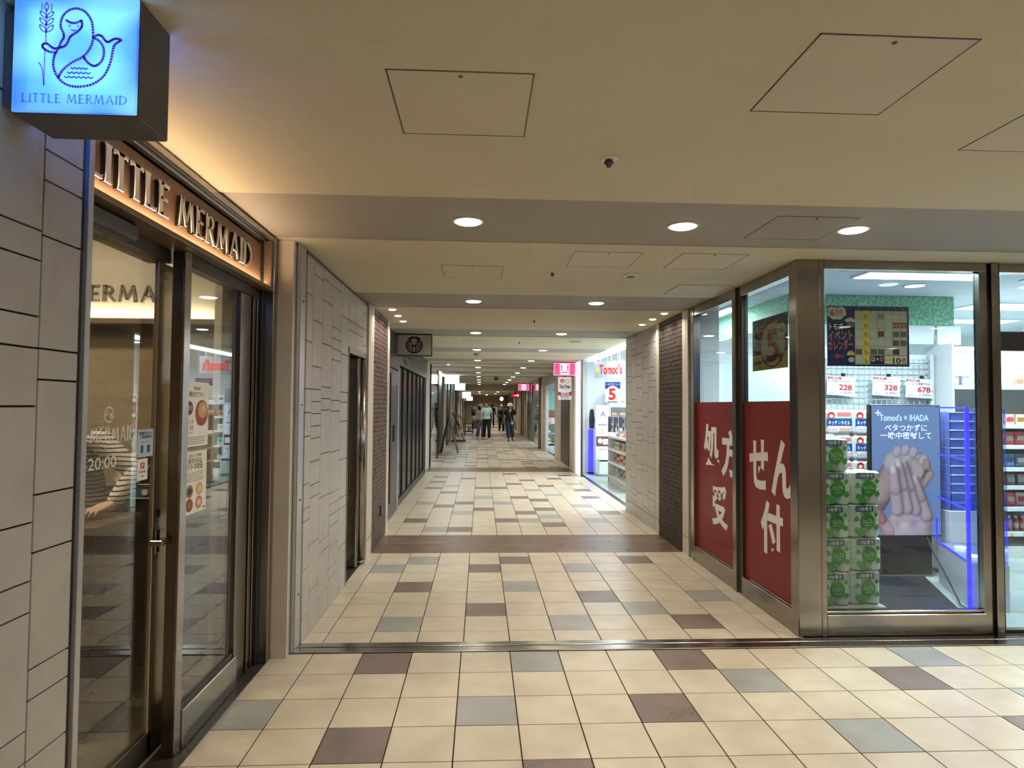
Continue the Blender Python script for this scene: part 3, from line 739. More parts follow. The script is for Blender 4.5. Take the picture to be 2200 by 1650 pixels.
MB().bbox(-1.45, 3.80, 0, -1.30, 3.835, CZ-.02, .002).build('dark_reveal', M_BLACK, bk)
MB().bbox(-1.45, 3.835, 0, -1.245, 3.905, CZ, .004).build('corner_post', M_STEEL, bk)
dl = struct('door_1', 'sliding glass door leaf of the bakery')
MB().bbox(-1.414, 2.79, .02, -1.396, 2.94, 2.14, .002).bbox(-1.414, 1.98, .02, -1.396, 2.02, 2.14, .002).build('leaf_stile', mat('champagne_steel', (0.52, 0.45, 0.35), .32, 1.0, var=.08, vscale=30, stretch=(40, 40, .6)), dl)
MB().bbox(-1.418, 2.02, .02, -1.396, 2.822, .13, .003).build('leaf_rail', M_STEELD, dl)
MB().box(-1.409, 2.02, .13, -1.403, 2.822, 2.14).build('pane', GLASS_BAKERY, dl)
MB().bbox(-1.47, 2.02, 2.14, -1.37, 2.84, 2.20, .003).build('track_cover', M_STEELD, dl)
for z in (1.05,):
    MB().cyl((-1.394, 2.82, z), (-1.388, 2.82, z), .018, n=16).build('lock', M_STEELD, dl)
ss = thing('door_sensor', 'dark grey automatic door sensor under the bakery fascia', 'door sensor', (-1.37, 2.12, 2.135))
MB().bbox(0, 0, 0, .075, .32, .062, .012).build('housing', mat('sensor_grey', (.10, .10, .105), .45, var=.05), ss)
MB().box(.012, .05, -.0015, .055, .28, .002).build('window', M_BLACK, ss)
MB().bbox(-1.395, 2.765, .918, -1.344, 2.835, .942, .003).bbox(-1.394, 2.80, .88, -1.386, 2.835, .98, .002).build('handle', M_STEEL, dl)

# ---- posters and lettering on the glass
def sheet(name, label, cat, M, w, h, m=None, th=.0015, group=None):
    o = thing(name, label, cat, M.translation, 0, group); L = Matrix.Translation(-M.translation) @ M
    MB().prism([(0, 0), (w, 0), (w, h), (0, h)], -th, 0, L).build('sheet', m or M_PAPER, o)
    return o, L
o, L = sheet('bread_poster', 'white bread poster with a large oval loaf photo on the bakery glass', 'poster', frame((-1.328, 2.90, 1.325), *EAST), .255, .30)
a = Art(o, L); dk = ink(70, 50, 45)
a.text('季節限定', .128, .262, .014, ink(150, 110, 100), w=.07, align='c').text('焼きたてパン', .128, .232, .02, ink(110, 70, 60), w=.16, align='c', bold=.01)
a.oval(.055, .178, .034, .032, ink(120, 40, 45)).text('毎日', .055, .170, .018, M_PAPER, 2, w=.04, align='c')
a.oval(.182, .155, .068, .062, ink(150, 92, 62)).oval(.170, .122, .042, .026, ink(168, 62, 48), .7).oval(.190, .168, .05, .038, ink(206, 160, 108), 1.4).oval(.20, .178, .022, .014, ink(226, 188, 140), 2.1)
a.text('アンマ', .012, .105, .02, dk, w=.085).text('チーズの', .012, .078, .02, dk, w=.085).text('オムソー！', .012, .056, .015, dk, w=.08)
for k in range(4): a.rect(.012, .040-k*.0095, .235-.02*(k % 2), .0435-k*.0095, ink(150, 140, 132))
a.done()
o, L = sheet('bakery_day_poster', 'cream poster with four round bread photos, lower on the bakery glass', 'poster', frame((-1.328, 2.90, 1.015), *EAST), .250, .288, mat('cream_paper', (.80, .76, .66), .6, var=.02))
a = Art(o, L)
a.text('店内のパンがお得な', .125, .262, .012, dk, w=.13, align='c').text('毎月15日は', .125, .234, .02, dk, w=.14, align='c').text('リトマの日', .125, .205, .024, dk, w=.15, align='c', bold=.02)
for k in range(5): a.rect(.02+.01*(k % 2), .187-k*.0095, .225-.015*(k % 3), .1895-k*.0095, ink(140, 120, 105))
for (x, y, c, c2_) in ((.075, .105, (150, 120, 90), (60, 45, 45)), (.175, .108, (206, 168, 110), (226, 196, 140)), (.075, .042, (130, 80, 50), (160, 100, 60)), (.172, .045, (196, 120, 104), (220, 190, 160))):
    a.oval(x, y, .036, .030, ink(*c)).oval(x, y, .022, .016, ink(*c2_), 1)
a.rect(.215, .012, .24, .018, dk); a.done()
# white lettering and stickers on the sliding pane
gl = thing('door_lettering', 'white lettering and no-smoking mark on the bakery sliding glass', 'lettering', (-1.4022, 2.075, .98))
a = Art(gl, frame((0, 0, 0), *EAST), base=.0004)
L_, wd = words('LITTLE MERMAID', .11)
for ch, P, x in L_:
    for p in P: a.poly([(.05+(x+u)*.52/wd, .395+v*.062) for u, v in p], M_LETW)
a.text('7:00-20:00', .10, .30, .045, M_LETW, w=.34)
a.ring(.385, .50, .030, .030, .005, M_LETW); a.line([(.364, .521), (.406, .479)], .005, M_LETW); a.rect(.365, .497, .405, .504, M_LETW)
a.done()
o, L = sheet('notice_sticker', 'pale blue notice sticker on the bakery sliding glass', 'sticker', frame((-1.4015, 2.665, 1.30), *EAST), .122, .115, mat('pale_blue_paper', (.45, .56, .62), .6))
L = L @ Matrix.Diagonal((1.28, .885, 1, 1)); a = Art(o, L); a.text('店内飲食ポイント', .0475, .105, .012, ink(50, 70, 110), w=.082, align='c', bold=.02).text('ご利用案内', .0475, .088, .011, ink(50, 70, 110), w=.07, align='c', bold=.02).rect(.02, .068, .075, .073, ink(190, 180, 130))
a.rect(.018, .02, .034, .055, ink(70, 90, 130)).rect(.058, .02, .074, .055, ink(70, 90, 130)); a.done()
o, L = sheet('pay_sticker', 'white payment sticker with a red emblem on the sliding glass', 'sticker', frame((-1.4015, 2.665, 1.205), *EAST), .082, .088)
L = L @ Matrix.Diagonal((1.26, .765, 1, 1)); a = Art(o, L); a.rect(.020, .062, .045, .095, ink(214, 40, 48)).poly([(.027, .069), (.034, .069), (.034, .080), (.041, .084), (.036, .09), (.027, .088)], M_PAPER, 1).text('PayPay', .0325, .04, .012, ink(60, 60, 60), w=.042, align='c').rect(.026, .018, .040, .026, ink(120, 120, 120)); a.done()

# ---- bakery interior
bi = struct('wall_back', 'interior back wall of the bakery, beige above brown')
bi2 = struct('wall_left', 'brown side walls inside the bakery'); bi3 = struct('ceiling', 'beige bakery ceiling'); bi4 = struct('floor', 'dim brown bakery floor tiles')
M_BWALL = mat('bakery_wall_beige', (0.56, 0.51, 0.42), .6, var=.05, vscale=3)
M_BBROWN = mat('bakery_wall_brown', (0.30, 0.235, 0.14), .42, var=.12, vscale=2, stretch=(.6, .6, 6))
MB().box(-5.2, 4.10, 0, -1.62, 4.18, 2.05).build('lower_wall', M_BBROWN, bi)
MB().box(-5.2, 4.10, 2.05, -1.62, 4.18, 2.9).build('upper_wall', M_BWALL, bi)
MB().box(-5.3, 1.0, 0, -5.2, 4.18, 2.9).build('side_wall', M_BBROWN, bi2)
MB().box(-5.2, .9, 0, -1.5, 1.0, 2.9).build('plaster', M_BBROWN, struct('wall_front', 'brown front wall inside the bakery'))
MB().box(-1.63, 3.97, 0, -1.58, 4.1, 2.9).build('plaster', M_BBROWN, struct('wall_right', 'short brown wall inside the bakery beside the fixed pane'))
MB().bbox(-5.2, 3.98, 2.01, -1.62, 4.10, 2.045, .004).build('light_ledge', M_BRONZE, bi)
MB().box(-5.2, 4.055, 2.046, -1.62, 4.08, 2.053).build('ledge_strip', flatmat('ledge_led', (1.0, .90, .72), es=4.0), bi)
MB().box(-5.3, .9, 2.86, -1.42, 4.18, 2.95).build('bakery_ceiling', M_BWALL, bi3)
MB().box(-1.5, 2.0, 2.2, -1.42, 4.0, 2.95).build('header_wall', M_BWALL, bi3)
MB().box(-5.3, .9, -.1, -1.42, 4.18, -.004).build('bakery_floor', M_GROUT, bi4)
fl_ = MB()
for i in range(13):
    for j in range(11): fl_.box(-5.3+.3*i+.002, .9+.3*j+.002, -.006, -5.3+.3*i+.298, min(.9+.3*j+.298, 4.17), 0)
fl_.build('bakery_floor_tiles', mat('bakery_floor_tile', (.20, .165, .125), .3, var=.15, vscale=5), bi4, kind='stuff')
wlt = thing('wall_lettering', 'grey raised bakery name on the beige interior wall', 'lettering', (-3.134, 4.10, 2.165))
L_, wd = words('LITTLE MERMAID', .10)
for ch, P, x in L_:
    if ch == ' ': continue
    mbl = MB()
    for p in P: mbl.prism([((x+u)*.123, v*.105) for u, v in p], .001, .012, frame((0, 0, 0), *FRONT))
    mbl.build('letter', mat('grey_brown_letter', (.13, .105, .075), .5), wlt)
for i, (x, y, pw) in enumerate(((-2.5, 3.3, 20), (-3.8, 2.8, 20), (-2.3, 2.3, 12))):
    t = thing('bakery_downlight', 'warm downlight inside the bakery, number %s from the door' % ('one', 'two', 'three')[i], 'ceiling light', (x, y, 2.86), 0, 'bakery downlights')
    t['label'] = ('warm downlight in the bakery above the striped shirt', 'warm downlight deep inside the bakery', 'warm downlight in the bakery just behind the door')[i]
    MB().lathe([(.09, 0), (.09, -.006), (.075, -.008)], n=20).build('trim_ring', M_WHITE, t, True)
    MB().lathe([(.074, -.003), (.074, -.008), (.05, -.009)], n=20).build('lens', M_LENS, t)
    lamp('lamp', (0, 0, -.015), pw, .14, (1.0, .88, .70), t, spread=150)
lamp('ledge_lamp', (-3.4, 4.068, 2.058), 14, 3.4, (1.0, .90, .72), None, size_y=.02, rot=(radians(180), 0, 0), spread=170)
# counter, case, trays
ct = thing('bakery_counter', 'dark brown bakery counter behind the sliding glass', 'counter', (-2.45, 3.15, 0))
MB().bbox(-.9, -.20, .05, .72, .16, .93, .004).build('body', mat('counter_dark', (.045, .036, .03), .4, var=.15), ct)
MB().bbox(-.92, -.22, .93, .74, .18, .968, .004).build('worktop', mat('counter_top_brown', (.095, .052, .036), .3, var=.15), ct)
MB().box(-.88, -.18, 0, .70, .14, .05).build('plinth', M_BLACK, ct)
bc = thing('display_case', 'glass-fronted blue chilled case standing behind the bakery counter', 'display case', (-1.92, 3.90, 0))
MB().bbox(-.24, -.10, 0, .24, .16, .965, .004).build('cabinet', M_BLACKM, bc)
MB().bbox(-.245, -.115, .972, .245, .165, 1.043, .004).build('front_band', mat('case_blue_band', (.05, .16, .24), .25), bc)
MB().bbox(-.25, -.12, .963, .25, .17, .975, .003).bbox(-.25, -.12, 1.04, .25, .17, 1.055, .003).build('edge', M_STEELH, bc)
MB().cyl((-.02, -.116, 1.008), (-.02, -.122, 1.008), .018, n=16).build('emblem', M_WHITE, bc)
cols = ((.80, .70, .50), (.16, .06, .04), (.05, .04, .05), (.05, .05, .07), (.10, .04, .04), (.13, .06, .03), (.16, .08, .03), (.12, .06, .03))
nm = ('cream', 'dark red', 'black', 'navy', 'maroon', 'brown', 'tan', 'umber')
for i, c in enumerate(cols):
    t = thing('serving_tray', '%s serving tray leaning in the row behind the counter' % nm[i], 'tray', (-2.12+.052*i, 3.90, 1.064), 0, 'trays leaning behind the counter')
    ang = radians(28)
    M = Matrix.Rotation(ang, 4, 'Y')
    mbt = MB(); mbt.box(-.012, -.10, 0.004, .012, .10, .175)
    mbt.v = [tuple(M @ Vector(v)) for v in mbt.v]; mbt.build('board', mat('tray_%s' % nm[i].replace(' ', '_'), c, .45, var=.1), t)
    mbt = MB(); mbt.box(-.018, -.102, .003, -.012, .102, .178); mbt.v = [tuple(M @ Vector(v)) for v in mbt.v]; mbt.build('rim', mat('tray_rim', (.66, .58, .46), .5), t)
bx = thing('takeaway_box', 'pale folded takeaway box at the counter edge', 'box', (-2.0, 3.0, .9695))
MB().loft([[(-.10,-.055,0),(.055,-.055,0),(.055,.055,0),(-.10,.055,0)], [(-.085,-.045,.05),(.035,-.045,.05),(.035,.045,.05),(-.085,.045,.05)]]).build('carton', mat('pale_card', (.66, .60, .45), .6, var=.05), bx)
MB().bbox(-.12, -.065, -.001, .07, .065, .006, .002).build('base_tray', M_PAPER, bx)
# ================================================================ DRUGSTORE (right)
SC = 2.72      # shop ceiling
cs = struct('ceiling', 'pale blue-grey drugstore ceiling')
MB().box(2.42, 4.22, SC, 8.2, 60, SC+.08).build('shop_ceiling', M_SHOPC, cs)
MB().box(2.30, 4.22, 2.50, 2.42, 9.28, SC+.08).build('header', M_SHOPC, cs)
MB().box(2.30, 4.17, 2.53, 8.2, 4.24, SC+.08).build('front_header', M_SHOPC, cs)
MB().box(2.22, 9.28, 2.53, 2.42, 60, SC+.08).build('side_header', M_SHOPC, cs)
fs_ = struct('floor', 'pale green glossy vinyl floor of the drugstore')
MB().box(2.3, 4.17, -.1, 8.2, 20, 0).build('vinyl', M_SHOPF, fs_)
# ceiling light panels
PANELS = [(3.98, 5.44, 1.18, .24), (5.6, 5.44, 1.18, .24), (3.0, 4.75, .5, .24), (6.2, 7.0, 1.15, .4), (7.4, 6.2, 1.15, .3), (2.85, 7.9, .5, 1.1), (4.8, 8.2, 1.15, .3), (6.6, 8.2, 1.15, .3),
          (2.95, 10.2, .30, 1.2), (2.95, 12.3, .30, 1.2), (4.2, 10.5, 1.15, .3), (4.2, 12.6, 1.15, .3), (5.9, 11, 1.15, .3), (5.9, 13, 1.15, .3)]
for i, (x, y, w, d) in enumerate(PANELS):
    t = thing('light_panel', 'long white fluorescent panel', 'ceiling light', (x, y, SC), 0, 'drugstore ceiling panels')
    t['label'] = ('bright light panel just inside the drugstore front window', 'bright light panel inside the drugstore, above the blue display tower', 'short light panel above the toilet roll packs', 'bright panel beyond the green bulkhead end', 'bright panel deep behind the drugstore door', 'bright panel behind the green bulkhead', 'bright panel over the rear aisle', 'bright panel over the far rear shelves',
         'bright panel along the open entrance, near end', 'bright panel along the open entrance, far end', 'bright panel inside the entrance, second row near', 'bright panel inside the entrance, second row far', 'bright panel deep inside the entrance, near', 'bright panel deep inside the entrance, far')[i]
    MB().bbox(-w/2-.03, -d/2-.03, -.012, w/2+.03, d/2+.03, .001, .003).build('frame', M_WHITE, t)
    MB().box(-w/2, -d/2, -.016, w/2, d/2, -.0125).build('diffuser', M_TUBE, t)
    lamp('lamp', (0, 0, -.03), P_SHOP, w, COOL, t, size_y=d, spread=160)
t = thing('shop_downlight', 'round downlight in a ceiling panel above the event calendar', 'ceiling light', (4.196, 5.89, SC))
MB().lathe([(.10, 0), (.10, -.006), (.085, -.008)], n=24).build('trim_ring', M_WHITE, t, True); MB().lathe([(.084, -.003), (.084, -.009), (.05, -.010)], n=24).build('lens', M_TUBE, t)
# ---------------------------------------------------------------- corner post and window frames
wc = struct('pillar', 'brushed stainless steel corner post of the drugstore')
MB().bbox(2.125, 4.145, 0, 2.30, 4.255, CZ, .006).build('sheet', M_STEEL, wc)
MB().bbox(2.282, 4.139, 0, 2.318, 4.20, CZ, .003).build('edge_bead', M_STEEL, wc)
MB().bbox(2.30, 4.16, 0, 2.303, 4.21, CZ, .001).build('dark_joint', M_STEELD, wc)
wn = struct('window_2', 'large front window of the drugstore in steel frame')
X0, X1 = 2.318, 3.415
MB().bbox(X0, 4.145, .0, X1+.02, 4.20, .145, .005).bbox(X0, 4.165, .145, X1+.02, 4.21, .165, .004).build('bottom_rail', M_STEELH, wn)
MB().bbox(X0, 4.145, 2.468, X1+.05, 4.205, CZ, .003).build('head_rail', M_STEELH, wn)
MB().box(X0, 4.19, .165, X1, 4.198, 2.468).build('pane', GLASS_SHOP, wn)
MB().bbox(X1, 4.15, .0, X1+.055, 4.21, CZ, .003).build('stile', M_STEEL, wn)
MB().bbox(X1+.05, 4.165, .0, X1+.075, 4.22, CZ, .002).build('dark_stile', M_STEELD, wn)
MB().bbox(X1+.07, 4.125, .0, X1+.12, 4.22, CZ, .004).build('post', M_STEEL, wn)
MB().bbox(X1+.12, 4.145, .0, X1+.145, 4.22, CZ, .003).build('dark_post', M_STEELD, wn)
dd = struct('door_3', 'dark framed glass door at the right picture edge')
MB().bbox(X1+.145, 4.165, 1.93, 5.2, 4.22, 2.06, .004).build('transom', M_BLACK, dd)
MB().bbox(X1+.145, 4.15, 2.468, 5.2, 4.22, CZ, .003).build('head_rail', M_STEELH, dd)
MB().box(X1+.145, 4.19, .03, 4.5, 4.198, 1.93).box(X1+.145, 4.19, 2.06, 5.2, 4.198, 2.468).build('pane', GLASS_SHOP, dd)
MB().bbox(X1+.145, 4.17, .0, 5.2, 4.215, .03, .003).build('bottom_rail', M_STEELD, dd)
MB().bbox(4.5, 4.15, 0, 4.6, 4.22, 1.93, .003).build('stile', M_STEELD, dd)
MB().bbox(5.2, 4.15, 0, 8.2, 4.22, CZ, .003).build('side_panel', M_STEEL, dd)
# corridor side windows
def side_window(name, label, y0, y1, film_txt):
    s = struct(name, label)
    MB().bbox(2.135, y0, .0, 2.20, y1, .15, .005).build('bottom_rail', M_STEEL, s)
    MB().bbox(2.135, y0, 2.44, 2.20, y1, CZ, .003).build('head_rail', M_STEELH, s)
    MB().box(2.165, y0, .15, 2.173, y1, 2.44).build('pane', GLASS_SHOP, s)
    MB().box(2.1630, y0+.002, .152, 2.1645, y1-.002, 1.572).build('red_film', M_RED, s)
    a = Art(s, frame((2.1625, y1, 0), *WEST), base=.0003, name='lettering')
    for ch, yc, zc, w, h in film_txt:
        vs, f_, x0, x1, b0, b1 = text_mesh(ch, .05); sc_y = h/(b1-b0)
        a.text(ch, (y1-yc)-w/2, zc-h/2-b0*sc_y, sc_y, M_LETW, 1, w=w, bold=.05)
    a.done(); return s
side_window('window_3', 'drugstore side window with red film, nearer pane', 4.255, 5.09, [('せ', 4.83, 1.085, .33, .385), ('ん', 4.43, 1.085, .36, .42), ('付', 4.615, .625, .36, .40)])
side_window('window_4', 'drugstore side window with red film, farther pane', 5.255, 6.23, [('処', 5.83, 1.17, .40, .395), ('方', 5.385, 1.12, .40, .42), ('受', 5.63, .63, .38, .38)])
MB().bbox(2.12, 5.165, 0, 2.20, 5.185, CZ, .003).bbox(2.128, 5.185, 0, 2.20, 5.255, CZ, .003).build('post', M_STEEL, bpy.data.objects['window_4'])
MB().bbox(2.142, 5.09, 0, 2.20, 5.165, CZ, .003).build('dark_post', M_STEELD, bpy.data.objects['window_4'])
MB().bbox(2.13, 6.23, 0, 2.20, 6.28, CZ, .003).bbox(2.14, 6.28, 0, 2.20, 6.39, CZ, .003).build('end_post', M_STEEL, bpy.data.objects['window_4'])
MB().box(2.20, 6.30, 0, 2.42, 7.56, CZ).build('inner_face', M_SHOPW, bpy.data.objects['wall_right'])

# ---------------------------------------------------------------- posters on the glass
NAVY = ink(24, 34, 88)
o, L = sheet('event_calendar', 'navy June event calendar poster on the drugstore front window', 'poster', frame((2.368, 4.2015, 1.812), *FRONT), .58, .415, mat('navy_poster', lin(24, 34, 88), .5, var=.05))
a = Art(o, L); cw = ink(205, 199, 180); yl = ink(236, 204, 90); rd = ink(196, 36, 46); gy = ink(140, 140, 145)
a.rect(.195, .012, .565, .385, cw); a.rect(.192, .383, .565, .402, NAVY, 1)
for i in range(7): a.text('月火水木金土日'[i], .205+.0525*i+.014, .386, .011, cw, 2, w=.012)
for i in range(8): a.rect(.1945+.0528*i, .012, .196+.0528*i, .385, gy, 1)
for j in range(7): a.rect(.195, .385-.0615*j-.001, .565, .386-.0615*j, gy, 1)
day = 0
for j in range(6):
    a.rect(.248, .385-.0615*(j+1)+.001, .3, .385-.0615*j-.001, yl, 2); a.text('5', .262, .385-.0615*(j+1)+.008, .026, ink(150, 90, 20), 3, w=.016, bold=.03).text('倍', .282, .385-.0615*(j+1)+.008, .012, ink(150, 90, 20), 3, w=.012)
    for i in range(7):
        day += 1
        if 2 <= day-1 <= 31 and not (j == 5 and i > 1): a.text(str(day-1), .199+.0528*i, .372-.0615*j, .008, ink(60, 60, 70), 3)
for (i, j, c) in ((3, 0, (150, 155, 165)), (5, 1, (150, 70, 40)), (6, 1, (150, 70, 40)), (3, 2, (130, 60, 70)), (5, 2, (110, 100, 105)), (6, 2, (110, 100, 105)), (5, 3, (120, 90, 90)), (6, 3, (120, 90, 90)), (0, 4, (140, 70, 80)), (2, 4, (110, 100, 120)), (3, 4, (110, 100, 120)), (5, 4, (110, 60, 75))):
    x = .199+.0528*i; y = .385-.0615*(j+1)+.004; a.rect(x, y, x+.045, y+.038, ink(*c), 2)
    if j == 1: a.text('10', x+.006, y+.006, .024, yl, 3, w=.03, bold=.02)
a.rect(.302, .014, .565, .074, NAVY, 2); a.rect(.308, .034, .335, .066, cw, 3).oval(.3215, .052, .009, .010, ink(150, 110, 70), 4); a.oval(.352, .05, .008, .009, cw, 3).rect(.368, .034, .395, .068, ink(180, 90, 110), 3)
a.rect(.402, .018, .562, .072, ink(240, 220, 180), 3).text('ポイント', .405, .038, .014, ink(60, 50, 50), 4, w=.05).text('10', .462, .022, .040, ink(30, 25, 25), 4, w=.055, bold=.03).text('倍', .522, .024, .032, ink(150, 40, 60), 4, w=.032, bold=.02)
for (x, y, r) in ((.03, .385, .028), (.065, .375, .035), (.10, .385, .032), (.05, .345, .03), (.085, .345, .03), (.02, .355, .02), (.115, .36, .022)): a.l += 1; a.oval(x, min(y, .414-r), r, r*.85, cw, 1+a.l*.12)
a.text('6', .022, .345, .045, rd, 4, w=.03, bold=.03).text('月の', .058, .36, .026, rd, 4, w=.05, bold=.02).text('お知らせ', .062, .342, .011, rd, 4, w=.045)
a.text('トモズ', .015, .252, .036, ink(250, 240, 190), 3, w=.095, bold=.02)
for tx, yy in (('イベント', .182), ('カレンダー', .115)):
    a.text(tx, .008, yy-.002, .052, ink(240, 180, 160), 2, w=.172, bold=.045, rot=.06).text(tx, .010, yy, .050, ink(206, 60, 62), 3, w=.168, bold=.012, rot=.06)
for (x, y, r) in ((.145, .315, .02), (.165, .322, .022), (.185, .312, .018)): a.l += 1; a.oval(x, y, r, r*.6, cw, 1+a.l*.12)
a.oval(.168, .285, .028, .018, ink(110, 100, 112), .8)
a.poly([(.135, .075), (.145, .098), (.165, .108), (.185, .098), (.193, .075)], yl, 2).rect(.163, .045, .166, .108, ink(60, 60, 60), 3).oval(.168, .045, .022, .018, cw, 2)
for k, c in enumerate(((40, 60, 110), (190, 50, 60), (60, 90, 80))): a.poly([(.02+.032*k, .06), (.05+.032*k, .05), (.06+.032*k, .075), (.03+.032*k, .088)], ink(*c), 2+k)
a.done()
def five_poster(o, L, w, h, thu=True, top='トモズポイント'):
    a = Art(o, L, base=.001, step=.0006)
    a.rect(0, h*.30, w, h, NAVY); a.rect(0, 0, w, h*.30, yl)
    a.oval(w*.60, h*.47, w*.33, h*.42, cw, 1).ring(w*.60, h*.47, w*.35, h*.44, w*.022, rd, 2)
    a.text('5', w*.60, h*.16, h*.62, ink(170, 40, 40), 3, w=w*.34, align='c', bold=.03).text('倍', w*.80, h*.14, h*.16, ink(170, 40, 40), 3, w=w*.13, align='c', bold=.03)
    a.text('トモズ', w*.03, h*.68, h*.13, ink(240, 220, 120), 3, w=w*.34, bold=.03, rot=.15).text('ポイント', w*.03, h*.50, h*.13, ink(240, 220, 120), 3, w=w*.36, bold=.03, rot=.15)
    if thu: a.oval(w*.85, h*.70, w*.13, h*.12, M_PAPER, 4).text('木曜日', w*.85, h*.65, h*.09, ink(30, 30, 30), 5, w=w*.21, align='c', bold=.02)
    a.text('お買い物でポイント５倍', w*.04, h*.12, h*.055, ink(40, 30, 30), 3, w=w*.4, bold=.02); a.done()
o, L = sheet('five_times_poster', 'navy and yellow poster with a big red 5 on the side window', 'poster', frame((2.1775, 4.955, 1.812), *WEST), .58, .40, ink(24, 34, 88))
five_poster(o, L, .58, .40)

# ---------------------------------------------------------------- green bulkhead, mesh panel, cards
def leafmat():
    m = bpy.data.materials.new('green_leaf_print'); m.use_nodes = True; nt = m.node_tree; b = nt.nodes['Principled BSDF']
    tc = nt.nodes.new('ShaderNodeTexCoord'); v = nt.nodes.new('ShaderNodeTexVoronoi'); v.inputs['Scale'].default_value = 22; v.feature = 'DISTANCE_TO_EDGE'
    n = nt.nodes.new('ShaderNodeTexNoise'); n.inputs['Scale'].default_value = 34; n.inputs['Detail'].default_value = 3
    r = nt.nodes.new('ShaderNodeValToRGB'); e = r.color_ramp.elements; e[0].position = .42; e[0].color = (*lin(84, 170, 130), 1); e[1].position = .62; e[1].color = (*lin(190, 226, 206), 1)
    nt.links.new(tc.outputs['Object'], n.inputs['Vector']); nt.links.new(tc.outputs['Object'], v.inputs['Vector']); nt.links.new(n.outputs[0], r.inputs[0])
    mx = nt.nodes.new('ShaderNodeMix'); mx.data_type = 'RGBA'; mx.inputs[0].default_value = .35; mx.inputs[7].default_value = (*lin(90, 170, 130), 1)
    nt.links.new(r.outputs[0], mx.inputs[6]); nt.links.new(mx.outputs[2], b.inputs['Base Color']); b.inputs['Roughness'].default_value = .5; MATS['green_leaf_print'] = m; return m
bh = thing('bulkhead', 'green leaf-print bulkhead hanging from the drugstore ceiling', 'bulkhead', (3.25, 6.456, 2.408))
MB().bbox(0, 0, 0, 1.78, .03, .31, .003).build('front_panel', leafmat(), bh)
MB().bbox(-.03, 0, 0, 0, 2.0, .31, .003).build('side_panel', MATS['green_leaf_print'], bh)
MB().box(0, .03, 0, 1.78, 2.0, .02).build('soffit', M_SHOPW, bh)
for i, (x, w) in enumerate(((4.30, .49), (4.83, .26))):
    t = thing('white_board', '%s blank white board under the green bulkhead' % ('wide', 'narrow')[i], 'board', (x, 6.44, 2.205)); MB().bbox(0, 0, 0, w, .02, .20, .003).build('board_face', M_SHOPW, t); MB().box(.02, .02, .1, w-.02, .06, .202).build('bracket', M_STEEL, t)
mp = thing('mesh_panel', 'white wire grid display panel behind the price cards', 'display panel', (3.40, 6.49, 0))
wm = MB()
for i in range(24): wm.box(i*.06-.004, 0, .3, i*.06+.004, .006, 2.05)
for i in range(30): wm.box(-.003, -.005, .3+i*.06-.004, 1.385, .0, .3+i*.06+.004)
wm.build('wire_grid', mat('white_wire', (.42, .47, .47), .4), mp, kind='stuff')
MB().bbox(1.38, -.01, 0, 1.42, .03, 2.1, .004).bbox(-.04, -.01, 0, 0, .03, 2.1, .004).build('post', M_WHITE, mp)
MB().box(-.04, .05, 0, 1.42, .06, 2.1).build('backing_board', M_SHOPW, mp)
for i, (x, z, w, big, small, head, rot) in enumerate(((3.625, 1.665, .30, '228', '250', 'ピーチ キッチンタオル', -.06), (4.118, 1.665, .30, '328', '360', 'スコッティファイン', -.05), (4.48, 1.645, .30, '678', '745', 'エリエール除菌できる', -.05))):
    o, L = sheet('price_card', 'white price card, %s of three clipped on the wire grid' % ('leftmost', 'middle', 'rightmost')[i], 'price card', frame((x, 6.455, z), (cos(rot), 0, sin(rot)), (-sin(rot), 0, cos(rot))), w, .20, group='price cards on the grid')
    a = Art(o, L, base=.001, step=.0008); a.rect(.005, .168, .15, .192, ink(196, 40, 50)).text('お買得！', .02, .172, .014, M_PAPER, 2, w=.11, bold=.02)
    a.text(head, .01, .138, .02, ink(40, 40, 60), 1, w=.25, bold=.01).text(big, .13, .062, .056, ink(196, 30, 44), 1, w=.14, bold=.04).text('円', .275, .064, .02, ink(196, 30, 44), 1, w=.018)
    a.text('税込', .145, .022, .014, ink(60, 60, 70), 1, w=.03).text(small, .185, .022, .026, ink(60, 60, 70), 1, w=.07).text('円', .262, .022, .018, ink(60, 60, 70), 1, w=.016).rect(.02, .018, .10, .023, ink(120, 120, 130)).done()
    MB().bbox(.16, -.012, .195, .20, .008, .225, .004).build('clip', M_BLACK, o)
# ---------------------------------------------------------------- goods
def pack_mesh(w, d, h, b=.02): return MB().bbox(-w/2, -d/2, 0, w/2, d/2, h, b)
# kitchen towel packs
BLUE = ink(24, 62, 150); REDI = ink(206, 40, 44); GRN = ink(60, 150, 50)
M_FILMW = mat('white_plastic_wrap', (.82, .83, .82), .22, var=.03, bump=.15, bscale=25)
kt = thing('kitchen_towel_pack', 'x', 'paper towels', (0,0,0), 0, 'kitchen towel packs on the grid')
MB().bbox(-.14, -.11, 0, .14, .11, .24, .03).build('wrap', M_FILMW, kt)
a = Art(kt, frame((-.14, -.11, 0), *FRONT), base=.001, step=.0008); a.rect(.015, .085, .265, .15, BLUE).rect(.015, .15, .265, .162, ink(60, 160, 120)).oval(.06, .185, .036, .036, REDI, 1).oval(.06, .178, .02, .016, M_PAPER, 2).rect(.12, .175, .255, .215, ink(220, 120, 120), 0).text('キッチンタオル', .03, .097, .034, M_PAPER, 2, w=.215, bold=.03).rect(.03, .02, .12, .06, ink(210, 190, 190)).rect(.14, .03, .25, .065, ink(220, 170, 160)); a.done()
sup = thing('low_rack', 'white wire rack carrying the kitchen towel packs', 'rack', (3.30, 5.86, 0))
MB().bbox(0, 0, .52, 1.1, .42, .54, .003).bbox(0, 0, .02, 1.1, .42, .04, .003).build('shelf', M_WHITE, sup)
